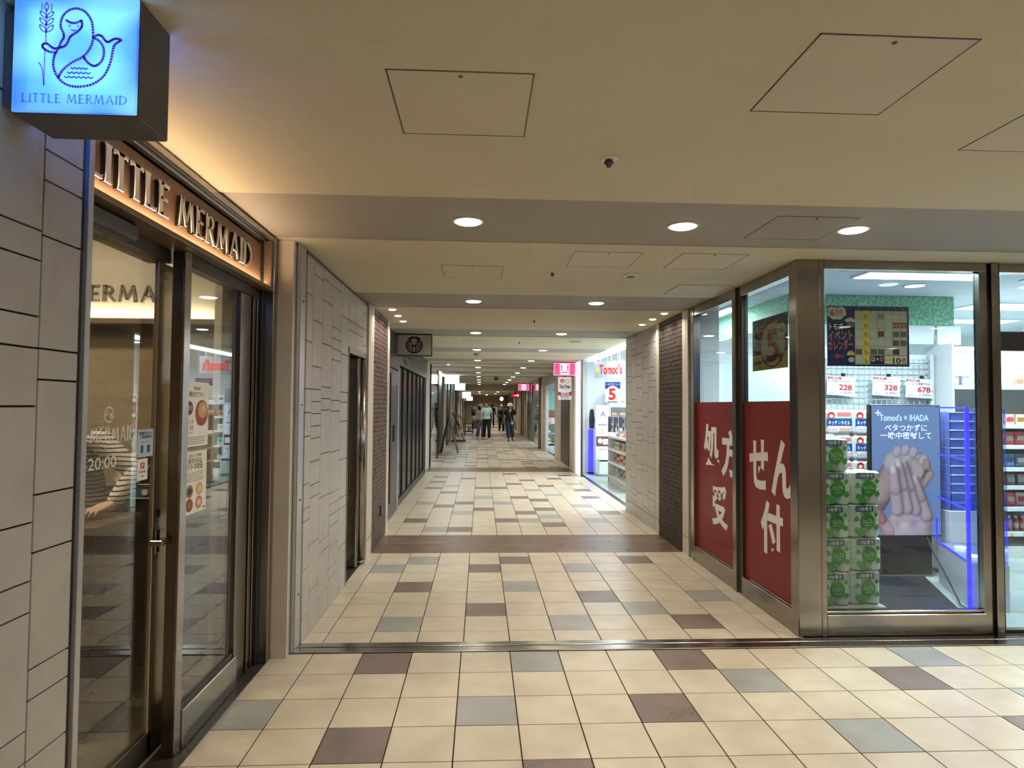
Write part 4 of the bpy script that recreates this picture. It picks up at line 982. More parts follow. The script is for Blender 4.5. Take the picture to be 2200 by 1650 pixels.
for x in (.0, 1.08):
    for y in (.0, .40): MB().box(x, y, 0, x+.02, y+.02, .52).build('leg', M_WHITE, sup)
spots = [(c, r) for r in range(4) for c in range(3)]
lab = ['bottom', 'second', 'third', 'top']; cl = ['left', 'middle', 'right']
for i, (c, r) in enumerate(spots):
    l = 'kitchen towel pack with blue band and red disc, %s row, %s' % (lab[r], cl[c])
    if i == 0: kt.location = (3.46+.285*c, 6.05, .541+.2425*r); kt['label'] = l
    else: dup(kt, (3.46+.285*c, 6.05, .541+.2425*r), 0, l)
# toilet roll packs
tr = thing('toilet_roll_pack', 'x', 'toilet paper', (0,0,0), 0, 'toilet roll packs by the window')
mb = MB()
for (x, y) in ((-.06, -.055), (.06, -.055), (-.06, .055), (.06, .055)): mb.lathe([(.045, .0), (.06, .012), (.062, .11), (.06, .12), (.062, .13), (.06, .222), (.045, .232)], (x, y, 0), 16)
mb.bbox(-.112, -.106, .006, .112, .106, .226, .03); mb.build('wrap', mat('pale_green_white_wrap', (.74, .76, .66), .25, var=.04, bump=.2, bscale=22), tr)
def rollart(p):
    a = Art(p, frame((-.112, -.1185, 0), *FRONT), base=.0005, step=.0008)
    a.oval(.125, .115, .052, .056, GRN).poly([(.118, .06), (.132, .06), (.125, .035)], GRN).text('シュフレ', .125, .105, .028, M_PAPER, 2, w=.078, align='c', bold=.03).rect(.10, .086, .15, .091, ink(190, 226, 180), 2)
    for (x, y, r) in ((.045, .135, .016), (.186, .075, .018), (.047, .055, .018), (.075, .038, .028), (.185, .165, .014)): a.l += 1; a.oval(x, y, r, r*1.15, ink(78, 168, 60), .2+a.l*.12)
    a.rect(.035, .185, .165, .225, ink(20, 84, 140)).text('1.5倍巻き', .10, .194, .022, ink(250, 240, 190), 2, w=.11, align='c', bold=.03).rect(.17, .188, .205, .222, ink(200, 204, 200)); a.done()
rollart(tr)
rows = [(c, r) for r in range(5) for c in range(2)]
for i, (c, r) in enumerate(rows):
    if r == 4 and c == 1: P = None; continue
    l = 'toilet roll pack with green balloons, %s from below, %s column' % (('first', 'second', 'third', 'fourth', 'fifth')[r], ('left', 'right')[c])
    P = (2.515+.243*c + (.010 if r % 2 else 0), 4.50+.03*c, .1275+.2365*r)
    if i == 0: tr.location = P; tr['label'] = l
    elif r == 4:   # top pack turned so that its back label shows
        tp = dup(tr, P, 0, 'topmost toilet roll pack with gathered plastic top')
        MB().loft([[(-.10,-.03,.226),(.10,-.03,.226),(.10,.03,.226),(-.10,.03,.226)], [(-.03,-.008,.262),(.05,-.008,.262),(.05,.008,.262),(-.03,.008,.262)]]).build('gathered_top', M_FILMW, tp)
    else: dup(tr, P, 0, l)
ts = thing('stock_stand', 'pale cardboard stand under the toilet roll packs', 'stand', (2.64, 4.50, 0))
MB().bbox(-.24, -.12, 0, .24, .14, .124, .006).build('carton', mat('pale_stand_card', (.55, .57, .50), .6, var=.08), ts)
MB().box(-.24, -.121, .06, .24, -.119, .064).build('seam', M_GREY, ts)
# ---------------------------------------------------------------- digital signage
dsn = thing('digital_signage', 'portrait advertising screen with two hands on blue, black stand', 'screen', (3.87, 5.58, 0))
SW, SH, SZ = .64, 1.17, .378
MB().bbox(-SW/2-.012, 0, SZ-.012, SW/2+.012, .06, SZ+SH+.012, .006).build('bezel', M_BLACK, dsn)
MB().bbox(-.24, .01, .02, .24, .10, SZ, .004).build('pedestal', mat('gloss_black', (.004, .004, .006), .45), dsn)
fm = thing('floor_plate', 'dark grey plate on the floor in front of the advertising screen', 'floor plate', (3.87, 5.58, 0))
MB().loft([[(-.90,-.93,0),(-.24,-.93,0),(.14,-.02,0),(-.36,-.02,0)], [(-.90,-.93,.008),(-.24,-.93,.008),(.14,-.02,.016),(-.36,-.02,.016)]]).build('plate', mat('dark_base', (.022, .023, .030), .35, var=.1), fm)
MB().box(-.5, -.60, .010, -.2, -.597, .0135).build('seam', M_BLACK, fm)
pcb = tag(MB().tube([(4.02, 5.53, .37), (3.99, 5.42, .27), (3.86, 5.08, .13), (3.69, 4.72, .025), (3.68, 4.56, .0065), (3.64, 4.50, .0065), (3.76, 4.48, .0065)], .006, 6).build('power_cable', M_BLACKM), 'thin black power cable sagging from the screen to the floor', 'cable')
# picture on the screen: a fine grid with colours (hands rubbing cream)
def screen_picture(nx=124, ny=230):
    import numpy as np
    def seg(px, py, ax, ay, bx, by):
        dx, dy = bx-ax, by-ay; t = np.clip(((px-ax)*dx+(py-ay)*dy)/(dx*dx+dy*dy), 0, 1); return np.hypot(px-ax-t*dx, py-ay-t*dy), t
    u, v = np.meshgrid((np.arange(nx)+.5)/nx, (np.arange(ny)+.5)/ny)
    # u: 0..1 left to right, v: 0..1 bottom to top ; x in units of width
    x, y = u, v*SH/SW
    bg = np.stack([.17+.06*v, .27+.09*v, .60+.10*v], -1)
    img = bg.copy()
    def blend(col, mask):
        img[:] = img*(1-mask[..., None]) + np.asarray(col)*mask[..., None]
    def soft(d, e=.012): return np.clip((e-d)/(2*e)+.5, 0, 1)
    def cap(ax, ay, ra, bx, by, rb, base, lx=-.45, ly=.5, edge=None):
        d, t = seg(x, y, ax, ay, bx, by); r = ra+(rb-ra)*t; m = soft(d-r, .008)
        cx = ax+(bx-ax)*t; cy2 = ay+(by-ay)*t
        nxn = (x-cx)/r; nyn = (y-cy2)/r; q = np.clip(1-(nxn**2+nyn**2), 0, 1)**.5
        sh = np.clip(.45+.55*(q*.8 + nxn*lx*.45 + nyn*ly*.25), .12, 1.15)
        col = np.asarray(base)[None, None, :]*sh[..., None]
        img[:] = img*(1-m[..., None]) + col*m[..., None]
    skin = (.60, .47, .55); skin2 = (.52, .36, .38); pale = (.62, .55, .66)
    # rear hand: fist with wrist from the lower left
    cap(.02, .50, .20, .30, .90, .16, (.34, .25, .26)); cap(.12, .58, .14, .36, .98, .15, skin2)
    cap(.34, 1.02, .17, .60, 1.03, .17, pale); cap(.55, 1.10, .13, .74, .96, .12, pale); cap(.62, .93, .15, .70, .90, .14, skin)
    for k, (a_, b_) in enumerate(((.36, 1.20), (.48, 1.22), (.60, 1.19), (.74, 1.08))): cap(a_, b_-.04, .055, a_+.02, b_, .06, pale)
    cap(.74, .72, .055, .84, .86, .062, (.56, .38, .40)); cap(.80, 1.02, .05, .80, .94, .05, skin2)
    d, t = seg(x, y, .74, .80, .80, .92); blend((.10, .07, .09), soft(d-.012, .012)*.8)
    # front hand: palm at the bottom, four fingers up
    cap(.50, .02, .36, .56, .22, .30, skin)
    cap(.08, .32, .055, .22, .06, .09, (.55, .36, .38), lx=.3); cap(.08, .33, .05, .14, .22, .06, (.50, .22, .25))
    F = [(.36, .36, .085, .31, .92, .058), (.50, .38, .085, .385, 1.0, .052), (.62, .36, .085, .46, .99, .052), (.78, .28, .085, .62, .78, .050)]
    for (ax, ay, ra, bx, by, rb) in F[::-1]:
        d, t = seg(x, y, ax+.035, ay-.02, bx+.045, by-.03); blend((.16, .09, .12), soft(d-rb*.7, .03)*.75)
        cap(ax, ay, ra, (ax+bx)/2, (ay+by)/2, (ra+rb)/2, skin); cap((ax+bx)/2, (ay+by)/2, (ra+rb)/2, bx, by, rb, skin)
        d, t = seg(x, y, bx-.004, by-.01, bx-.01, by+.035); blend((.80, .70, .80), soft(d-rb*.42, .012)*.8)
        for kk in (.45, .52): 
            qx, qy = ax+(bx-ax)*kk, ay+(by-ay)*kk; d, t = seg(x, y, qx-.04, qy-.01, qx+.04, qy+.005); blend((.30, .18, .22), soft(d-.003, .008)*.35)
    for (cx, cy2, r, c, k) in ((.36, .15, .05, (.34, .22, .26), .6), (.60, .17, .055, (.30, .19, .23), .7), (.46, .13, .06, (.74, .64, .76), .6), (.72, .12, .07, (.66, .56, .70), .5), (.30, .24, .05, (.74, .62, .72), .4)):
        blend(c, np.clip(1-np.hypot(x-cx, y-cy2)/r/1.4, 0, 1)*k)
    return np.clip(img, 0, 1), nx, ny
img, nx, ny = screen_picture()
me = bpy.data.meshes.new('screen_image')
vs = [(-SW/2+SW*i/nx, -.0012, SZ+SH*j/ny) for j in range(ny+1) for i in range(nx+1)]
me.from_pydata(vs, [], [(j*(nx+1)+i, j*(nx+1)+i+1, (j+1)*(nx+1)+i+1, (j+1)*(nx+1)+i) for j in range(ny) for i in range(nx)])
ca = me.color_attributes.new('picture', 'FLOAT_COLOR', 'CORNER')
buf = []
for j in range(ny):
    for i in range(nx): buf += [float(img[j, i, 0]), float(img[j, i, 1]), float(img[j, i, 2]), 1.0]*4
ca.data.foreach_set('color', buf)
ms_ = bpy.data.materials.new('lit_screen'); ms_.use_nodes = True; nt = ms_.node_tree; b = nt.nodes['Principled BSDF']
at = nt.nodes.new('ShaderNodeVertexColor'); at.layer_name = 'picture'; nt.links.new(at.outputs[0], b.inputs['Emission Color']); b.inputs['Emission Strength'].default_value = 1.0; b.inputs['Base Color'].default_value = (.02, .02, .02, 1); b.inputs['Roughness'].default_value = .2
me.materials.append(ms_); put('screen_image', me, dsn)
a = Art(dsn, frame((-SW/2, -.0016, SZ), *FRONT), base=.001, step=.001, name='screen_text'); wl_ = ink(235, 245, 255, 0.8); ol = ink(40, 70, 150, .5)
a.text("Tomod's × IHADA", .075, 1.035, .058, ink(190, 222, 245, .8), 1, w=.46, bold=.02); a.line([(.035, 1.105), (.085, 1.105)], .009, wl_, 1).line([(.06, 1.08), (.06, 1.13)], .009, wl_, 1)
for tx, yy, w in (('ベタつかずに', .945, .40), ('一晩中密封して', .875, .48)):
    a.text(tx, SW/2, yy, .05, ol, 1, w=w+.008, bold=.06, align='c').text(tx, SW/2, yy, .05, wl_, 2, w=w, bold=.02, align='c')
a.done()
# ---------------------------------------------------------------- blue edge-lit display tower
bt = thing('display_tower', 'clear acrylic display tower edge-lit in blue with white base', 'display stand', (4.05, 5.43, 0), radians(-112.8))
M_BLED = flatmat('blue_led_edge', (.02, .015, 1.0), es=5.0); TW = .82
MB().bbox(0, .0, 0, TW-.03, .26, .345, .004).build('base_box', mat('tower_base_white', (.60, .62, .70), .5), bt)
MB().box(TW-.03, -.012, 0, TW-.005, .012, 1.54).build('edge_light', M_BLED, bt)
MB().box(-.03, -.012, .36, 0, .0, .56).box(-.03, .0, 1.528, TW-.03, .012, 1.54).build('edge_light', M_BLED, bt)
MB().box(0, .25, .345, TW-.03, .256, 1.53).build('back_sheet', ACRYLIC, bt)
MB().box(TW-.036, .012, .345, TW-.03, .25, 1.53).build('side_sheet', ACRYLIC, bt)
for z in (.347, .742, 1.122):
    MB().box(0, .004, z, TW-.03, .25, z+.012).build('shelf', ACRYLIC, bt)
    MB().box(0, -.004, z, TW-.03, .004, z+.012).build('shelf_light', M_BLED, bt)
for x in (.25, .58): MB().lathe([(.05, .359), (.045, .366), (.012, .370)], (x, .10, 0), 14).build('spotlight', flatmat('tower_spot', (.7, .8, 1.0), es=3.0), bt)
# stacked clear trays seen behind it
for i in range(11):
    t = thing('clear_tray', 'x', 'tray', (4.44, 5.70, .60+.0815*i), 0, 'bluish plastic trays stacked behind the lit tower')
    t['label'] = 'bluish clear plastic tray, %s from the bottom of its stack' % ('first', 'second', 'third', 'fourth', 'fifth', 'sixth', 'seventh', 'eighth', 'ninth', 'tenth', 'eleventh')[i]
    MB().bbox(-.15, -.12, 0, .15, .12, .006, .002).box(-.15, -.12, .006, .15, -.116, .08).box(-.15, -.12, .006, -.146, .12, .08).box(.146, -.12, .006, .15, .12, .08).build('tray_body', mat('blue_frosted_plastic', (.15, .22, .74), .25, var=.25, vscale=10), t)
    MB().bbox(-.152, -.126, .070, .152, -.119, .08, .002).build('lip', mat('blue_pale_plastic', (.28, .42, .88), .25), t)
tb = thing('tray_cabinet', 'white low cabinet under the stacked trays', 'cabinet', (4.44, 5.70, 0)); MB().bbox(-.17, -.13, .03, .17, .13, .596, .004).build('body', M_WHITE, tb); MB().box(-.16, -.12, 0, .16, .12, .03).build('plinth', M_GREY, tb); MB().box(-.16, -.132, .30, .16, -.1305, .304).build('door_gap', M_GREY, tb)

# ---------------------------------------------------------------- shelving with goods
PROD = {}
PAL = [(206, 70, 76), (90, 140, 205), (120, 180, 140), (236, 226, 210), (170, 120, 90), (226, 200, 140), (150, 126, 180), (240, 240, 240), (90, 100, 120), (230, 160, 166), (170, 206, 226), (140, 106, 90)]
PN = ['red', 'blue', 'green', 'cream', 'brown', 'yellow', 'purple', 'white', 'dark', 'pink', 'pale blue', 'coffee brown']
def proto(kind, ci):
    k = (kind, ci)
    if k in PROD: return PROD[k]
    c = lin(*PAL[ci]); m = mat('pack_%d' % ci, c, .4, var=.35, vscale=35, col2=lin(*[min(255, v+60) for v in PAL[ci]])); m2 = ink(*PAL[(ci*5+3) % 12])
    parts = []
    if kind == 'pouch':
        n = 10; rings = []
        for z, dx, dy in ((0, 1, .55), (.15, 1, 1), (.5, .97, .95), (.8, 1, .6), (1, 1, .12)):
            rings.append([(.07*dx*(1 if cos(2*pi*i/n) > 0 else -1)*abs(cos(2*pi*i/n))**.5, .03*dy*(1 if sin(2*pi*i/n) > 0 else -1)*abs(sin(2*pi*i/n))**.6, .17*z) for i in range(n)])
        parts.append((MB().loft(rings), 'wrapper', m)); parts.append((MB().bbox(-.045, -.0305, .06, .045, -.027, .12, .001), 'label', m2))
    elif kind == 'carton':
        parts.append((MB().bbox(-.055, -.04, 0, .055, .04, .14, .003), 'carton', m)); parts.append((MB().bbox(-.048, -.0412, .04, .048, -.0395, .10, .0005), 'label', m2))
    else:
        parts.append((MB().lathe([(.028, 0), (.032, .006), (.032, .11), (.026, .135), (.012, .15), (.012, .165)], n=12), 'bottle_body', m)); parts.append((MB().lathe([(.0325, .03), (.0325, .09)], n=12), 'label', m2)); parts.append((MB().lathe([(.014, .163), (.014, .185), (.011, .187)], n=12), 'cap', M_WHITE))
    out = []
    for mb_, nm_, mm in parts:
        me = mb_.mesh(nm_); me.materials.append(mm); out.append((nm_, me))
    PROD[k] = out; return out
NAMES = {'pouch': ('snack_pouch', 'pouch'), 'carton': ('goods_carton', 'carton'), 'bottle': ('lotion_bottle', 'bottle')}
ORD = ['first', 'second', 'third', 'fourth', 'fifth', 'sixth', 'seventh', 'eighth', 'ninth', 'tenth', 'eleventh', 'twelfth', 'thirteenth', 'fourteenth', 'fifteenth', 'sixteenth', 'seventeenth', 'eighteenth', 'nineteenth', 'twentieth', 'twenty-first', 'twenty-second', 'twenty-third', 'twenty-fourth', 'twenty-fifth', 'twenty-sixth', 'twenty-seventh', 'twenty-eighth', 'twenty-ninth', 'thirtieth'] + ['last']*20
LEVELN = ['bottom', 'second', 'third', 'fourth', 'fifth', 'sixth', 'seventh', 'eighth']
used_labels = {}
def product(kind, ci, loc, rz, where, grp, scale=1):
    nm_, cat = NAMES[kind]
    l = '%s %s, %s' % (PN[ci], kind, where)
    o = thing(nm_, l, cat, loc, rz, grp)
    first = None
    for n_, me in proto(kind, ci):
        q = put(n_, me, first or o); first = first or q
    if scale != 1: o.scale = (scale, scale, scale)
    return o
def shelf_unit(label, loc, rz, w, levels, depth, where, seed, kinds, top=None, back=True, pitch=.15, side=M_WHITE, base=.12, rail=True, scale=1):
    """gondola facing local -Y; levels = shelf heights"""
    t = thing('shelf_unit', label, 'shelf', loc, rz); rnd = random.Random(seed); h = top or levels[-1]+.35
    if back: MB().box(0, depth, 0, w, depth+.02, h).build('back_panel', M_SHOPW, t)
    MB().box(-.02, 0, 0, 0, depth+.02, h).build('side_panel', side, t); MB().box(w, 0, 0, w+.02, depth+.02, h).build('side_panel', side, t)
    MB().box(0, .02, 0, w, depth, base).build('plinth', M_WHITE, t)
    M = Matrix.Translation(loc) @ Matrix.Rotation(rz, 4, 'Z')
    for li, z in enumerate(levels):
        s = MB().bbox(0, 0, z-.018, w, depth, z, .002).build('shelf', M_WHITE, t)
        if rail:
            MB().bbox(0, -.012, z-.035, w, 0, z+.008, .002).build('price_rail', M_WHITE, s)
            tg = MB()
            x = .05
            while x < w-.04: tg.box(x, -.0135, z-.030, x+.035, -.012, z+.004); x += rnd.uniform(.10, .16)
            tg.build('price_tags', ink(236, 238, 240) if li else yl, s, kind='stuff')
        x = .04 + .04*scale; k = kinds[li % len(kinds)]; ci = rnd.randrange(12); run = 0
        cnt = -1
        while x < w-.10:
            cnt += 1
            if run <= 0: ci = rnd.randrange(12); run = rnd.randint(1, 3)
            run -= 1
            p = M @ Vector((x+.02, depth*.35, z+.001))
            product(k, ci, p, rz, '%s from left on %s shelf of %s' % (ORD[cnt], LEVELN[li], where), 'goods on %s' % where, scale)
            x += pitch*(.62 if k == 'bottle' else 1)
    return t
shelf_unit('tall white shelf wall with snacks behind the drugstore doors', (4.86, 6.25, 0), 0, 2.0, [.26, .515, .735, .92, 1.15, 1.36, 1.76], .40, 'the tall snack shelf wall', 3, ['bottle', 'pouch', 'carton', 'pouch', 'pouch', 'carton', 'carton'], top=2.2, pitch=.118, scale=.8)
MB().bbox(0, -.05, 2.13, 2.0, .01, 2.16, .003).build('light_bar', M_TUBE, bpy.data.objects['shelf_unit'])
lamp('bar_lamp', (1.0, -.03, 2.12), 14, 1.9, COOL, bpy.data.objects['shelf_unit'], size_y=.04, rot=(radians(12), 0, 0))
# ================================================================ DRUGSTORE ENTRANCE (right, mid distance)
WHT_ES = flatmat('white_added_glow', (.80, .86, 1.0), es=.7)  # white jamb colour with emission added in place of light falling on it
we2 = struct('wall_right', 'drugstore entrance jamb, cream post and brown panel past the open entrance')
MB().bbox(2.17, 13.55, 0, 2.205, 13.62, CZ, .003).build('steel_jamb', M_STEELD, we2)
MB().bbox(2.175, 13.62, 0, 2.215, 14.42, CZ, .004).build('added_glow_jamb', WHT_ES, we2)  # plain white jamb, no lamp; its brightness is put in as glow
MB().bbox(2.14, 14.42, 0, 2.42, 15.05, CZ, .004).build('cream_post', M_CREAMP, we2)
MB().bbox(2.165, 15.05, 0, 2.42, 17.3, CZ, .004).build('panel_wall', M_CREAMP, we2)
MB().bbox(2.15, 15.3, .05, 2.17, 16.9, 2.2, .004).build('brown_panel', mat('brown_grey_panel', (.085, .068, .05), .45, var=.1), we2)
MB().bbox(2.14, 17.3, 0, 2.42, 18.2, CZ, .004).build('cream_post', M_CREAMP, we2)
wx = struct('wall_right', 'white inner wall at the far side of the drugstore entrance')
MB().box(2.42, 14.45, 0, 8.2, 14.55, SC).build('plaster', M_SHOPW, wx)
MB().bbox(2.22, 9.28, -.02, 2.30, 13.55, .004, .002).build('entrance_track', M_STEELD, wx)
MB().box(2.30, 9.3, 2.485, 2.42, 13.55, 2.53).build('lit_header', M_TUBE, wx)
wy = struct('wall_right', 'white inner wall behind the drugstore shelves')
MB().box(2.42, 9.16, 0, 5.2, 9.26, SC).build('plaster', M_SHOPW, wy)
MB().box(8.1, 4.3, 0, 8.18, 14.5, SC).build('plaster_side', M_SHOPW, wy)
# hanging shop sign inside the entrance
hs = thing('hanging_sign', 'grey hanging panel with red shop name inside the entrance', 'sign', (2.46, 13.3, 2.12))
a0 = frame((0, 0, 0), (.86, -.51, 0), (0, 0, 1))
MB().prism([(-.05, 0), (.62, 0), (.62, .36), (-.05, .36)], -.02, 0, a0).build('panel', mat('sign_grey', (.30, .33, .36), .3), hs)
for x in (.08, .32, .50): MB().cyl(a0 @ Vector((x, .36, -.01)), a0 @ Vector((x, .59, -.01)), .012, n=8).build('hanger', M_WHITE, hs)
a = Art(hs, a0, base=.002, step=.002, name='lettering'); a.text("Tomod's", .06, .09, .20, ink(214, 32, 40, .5), 1, w=.50, bold=.05).rect(-.02, .12, .04, .20, ink(236, 190, 60), 1); a.done()
o, L = sheet('five_points_poster', 'hanging navy and white poster with a red 5 in the entrance', 'poster', frame((2.44, 12.3, 1.60), (.92, -.39, 0), (0, 0, 1)), .30, .40, M_PAPER, th=.004)
a = Art(o, L, base=.002, step=.0015); a.rect(0, .27, .30, .40, ink(30, 50, 140)).oval(.15, .17, .142, .155, M_PAPER, 1).text('5', .14, .06, .22, ink(196, 34, 40), 2, w=.14, align='c', bold=.05).text('トモズポイント', .15, .335, .04, M_PAPER, 2, w=.26, align='c', bold=.008).oval(.25, .2, .03, .02, ink(200, 205, 215), 2).text('倍', .21, .05, .04, ink(196, 34, 40), 3, w=.04).rect(.05, .005, .25, .02, ink(60, 60, 90), 2); a.done()
for x in (.05, .25): MB().cyl(L @ Vector((x, .40, -.002)), L @ Vector((x, 1.10, -.002)), .003, n=6).build('cord', M_WHITE, o)
# gondola along the entrance with bottles and boxes
shelf_unit('white promotional shelf of bottles just inside the entrance', (2.60, 12.75, 0), -pi/2, 1.75, [.14, .42, .68, .93], .42, 'the entrance shelf', 17, ['bottle', 'bottle', 'carton', 'pouch'], top=1.0, pitch=.145, base=.10)
MB().bbox(-.05, .0, 0, -.02, .44, 1.32, .004).build('black_end_post', M_BLACK, bpy.data.objects['shelf_unit.001'])
for i, (dx, tx) in enumerate(((.12, '398'), (.62, '598'), (1.12, '798'), (1.55, '998'))):
    p = Matrix.Translation((2.60, 12.75, 0)) @ Matrix.Rotation(-pi/2, 4, 'Z') @ Vector((dx, .03, 1.03))
    o, L = sheet('shelf_card', 'tall pale price card on the entrance shelf, %s along' % ORD[i], 'price card', Matrix.Translation(p) @ frame((0, 0, 0), (0, -1, 0), (0, 0, 1)), .2, .30, mat('blue_white_card', (.66, .70, .85), .5), th=.003, group='cards on the entrance shelf')
    a = Art(o, L, base=.002, step=.0015); a.rect(.01, .16, .19, .28, ink(150, 160, 210)).text(tx, .1, .05, .07, ink(40, 50, 110), 1, w=.16, align='c', bold=.04).text('お得', .1, .19, .06, ink(60, 60, 120), 2, w=.12, align='c', bold=.03); a.done()
    MB().box(L.translation.x-.004, -.1, -.035, L.translation.x+.004, -.09, 0).build('stem', M_WHITE, o)
shelf_unit('white wall shelf of pale packages at the back of the entrance', (4.6, 13.98, 0), 0, 2.6, [.3, .62, .94, 1.26, 1.58], .40, 'the back wall shelf', 29, ['carton', 'pouch', 'carton', 'pouch', 'carton'], top=2.0, pitch=.26)
shelf_unit('low white shelf of blue packages in the entrance aisle', (2.90, 13.98, 0), 0, 1.5, [.3, .62, .94, 1.24, 1.54], .40, 'the aisle shelf', 31, ['carton', 'pouch', 'carton', 'carton', 'pouch'], top=1.85, pitch=.19)
# air purifier-like white unit, blue lit stand, notice cards by the jamb
pu = thing('bin_unit', 'white rounded bin standing beside the entrance jamb', 'bin', (2.68, 13.74, 0))
MB().bbox(-.14, -.12, .02, .14, .12, .42, .04).build('body', mat('pale_green_white', (.56, .63, .60), .4), pu); MB().bbox(-.10, -.125, .33, .10, -.119, .36, .002).build('slot', M_BLACK, pu); MB().box(-.12, -.1, 0, .12, .1, .02).build('foot', M_GREY, pu)
nc = thing('notice_stack', 'tall white notice stand with blue glow behind the bin', 'notice stand', (2.70, 13.93, 0))
MB().bbox(-.15, -.03, 0, .15, .0, 1.55, .004).build('board', mat('pale_lilac_board', (.62, .62, .80), .5), nc)
a = Art(nc, frame((-.15, -.031, 0), *FRONT), base=.002, step=.0015)
for (y0, y1, c) in ((.45, .62, (226, 226, 236)), (.64, .86, (90, 60, 60)), (.88, 1.22, (236, 236, 240)), (1.24, 1.5, (240, 240, 246))): a.rect(.01, y0, .29, y1, ink(*c))
a.text('ハラペイ', .15, .54, .05, ink(60, 60, 70), 1, w=.22, align='c', bold=.03).oval(.1, .76, .05, .06, M_PAPER, 1).rect(.16, .68, .27, .80, M_PAPER, 1).ring(.15, .97, .04, .04, .008, ink(40, 40, 50), 2).text('NO', .15, .95, .03, ink(40, 40, 50), 2, w=.04, align='c').rect(.05, 1.1, .25, 1.13, ink(120, 120, 160), 1).text('A', .1, 1.3, .12, ink(60, 110, 190), 1, w=.12, bold=.03); a.done()
tg_ = thing('security_gate', 'blue-lit anti-theft gate panel at the entrance jamb', 'security gate', (2.50, 14.25, 0))
MB().bbox(-.06, -.012, .03, .06, .012, 1.0, .01).build('panel', flatmat('blue_violet_lit_panel', (.06, .05, .9), es=.8), tg_); MB().bbox(-.07, -.06, 0, .07, .06, .03, .005).build('base', M_BLACK, tg_)
bg_ = thing('folded_umbrella_bag', 'black cloth hanging before the blue gate', 'bag', (2.50, 14.12, 1.02)); MB().loft([[(-.05,-.03,0),(.05,-.03,0),(.05,.03,0),(-.05,.03,0)], [(-.06,-.035,.2),(.06,-.035,.2),(.06,.035,.2),(-.06,.035,.2)], [(-.04,-.02,.42),(.04,-.02,.42),(.04,.02,.42),(-.04,.02,.42)]]).build('cloth', M_BLACKM, bg_); MB().box(-.02, -.035, .42, .02, .035, .44).build('strap', M_BLACK, bg_)

# ---------------------------------------------------------------- projecting signs
def proj_sign(name, label, x0, x1, y, z0, z1, face, cap=M_BLACK, depth=.10, art=None, glow=None, power=2.0, rim=.012):
    t = thing(name, label, 'sign', ((x0+x1)/2, y, z0)); w = (x1-x0)/2; h = z1-z0
    MB().bbox(-w, 0, 0, w, depth, h, .004).build('case', cap, t)
    MB().bbox(-w+rim, -.004, rim, w-rim, .001, h-rim, .001).build('face', face, t)
    MB().box(-.03, .02, h, .03, depth-.02, CZ-z1 + h if CZ > z1 else h+.001).build('bracket', M_STEELD, t)
    if art:
        a = Art(t, frame((-w, -.005, 0), *FRONT), base=.0015, step=.002); art(a, 2*w, h); a.done()
    if glow: lamp('glow', (0, -.03, h/2), power, 2*w, glow, t, size_y=h, rot=(radians(90), 0, 0), spread=170)
    return t
PINK = flatmat('red_lit_face', lin(232, 40, 78), es=.95); LWH = ink(255, 240, 246, .95)
def art_kusuri(a, w, h):
    a.rect(w*.28, h*.30, w*.72, h*.92, LWH).rect(w*.31, h*.35, w*.69, h*.87, ink(160, 40, 110, .7), 1).text('薬', w*.5, h*.42, h*.40, LWH, 2, w=w*.28, align='c', bold=.015).text("Tomod's", w*.5, h*.08, h*.15, LWH, 2, w=w*.44, align='c', bold=.05)
proj_sign('pharmacy_sign', 'red lit sign with a white medicine character, nearer one', 1.665, 2.16, 14.35, 2.225, 2.51, PINK, M_WHITE, art=art_kusuri, glow=(1, .35, .5), power=1.5)
proj_sign('pharmacy_sign', 'red lit sign with a white medicine character, distant one', 1.66, 2.15, 28.0, 2.20, 2.48, PINK, M_WHITE, art=art_kusuri, glow=(1, .35, .5), power=1.5)
o, L = sheet('tax_free_sign', 'white Tax Free plate hung below the nearer red sign', 'sign', frame((1.765, 14.36, 1.668), *FRONT), .305, .52, M_PAPER, th=.01)
a = Art(o, L, base=.002, step=.002); a.rect(0, .10, .305, .22, ink(170, 24, 44)).oval(.152, .215, .16, .06, M_PAPER, 1).oval(.095, .43, .045, .042, ink(180, 40, 46), 1).oval(.10, .42, .022, .018, M_PAPER, 2).ring(.21, .43, .045, .04, .008, ink(190, 190, 200), 1).text('Tax Free', .152, .27, .075, ink(80, 80, 100), 2, w=.25, align='c', bold=.04).rect(.05, .245, .255, .255, ink(150, 150, 160), 2).text('免税店', .16, .108, .038, M_PAPER, 3, w=.2, align='c', bold=.03).text('受付中', .15, .055, .035, ink(90, 90, 100), 2, w=.2, align='c', bold=.03).rect(.06, .02, .24, .03, ink(150, 150, 150), 2); a.done()
MB().box(.12, .0, .52, .19, .012, .56).build('bracket', M_BLACK, o)
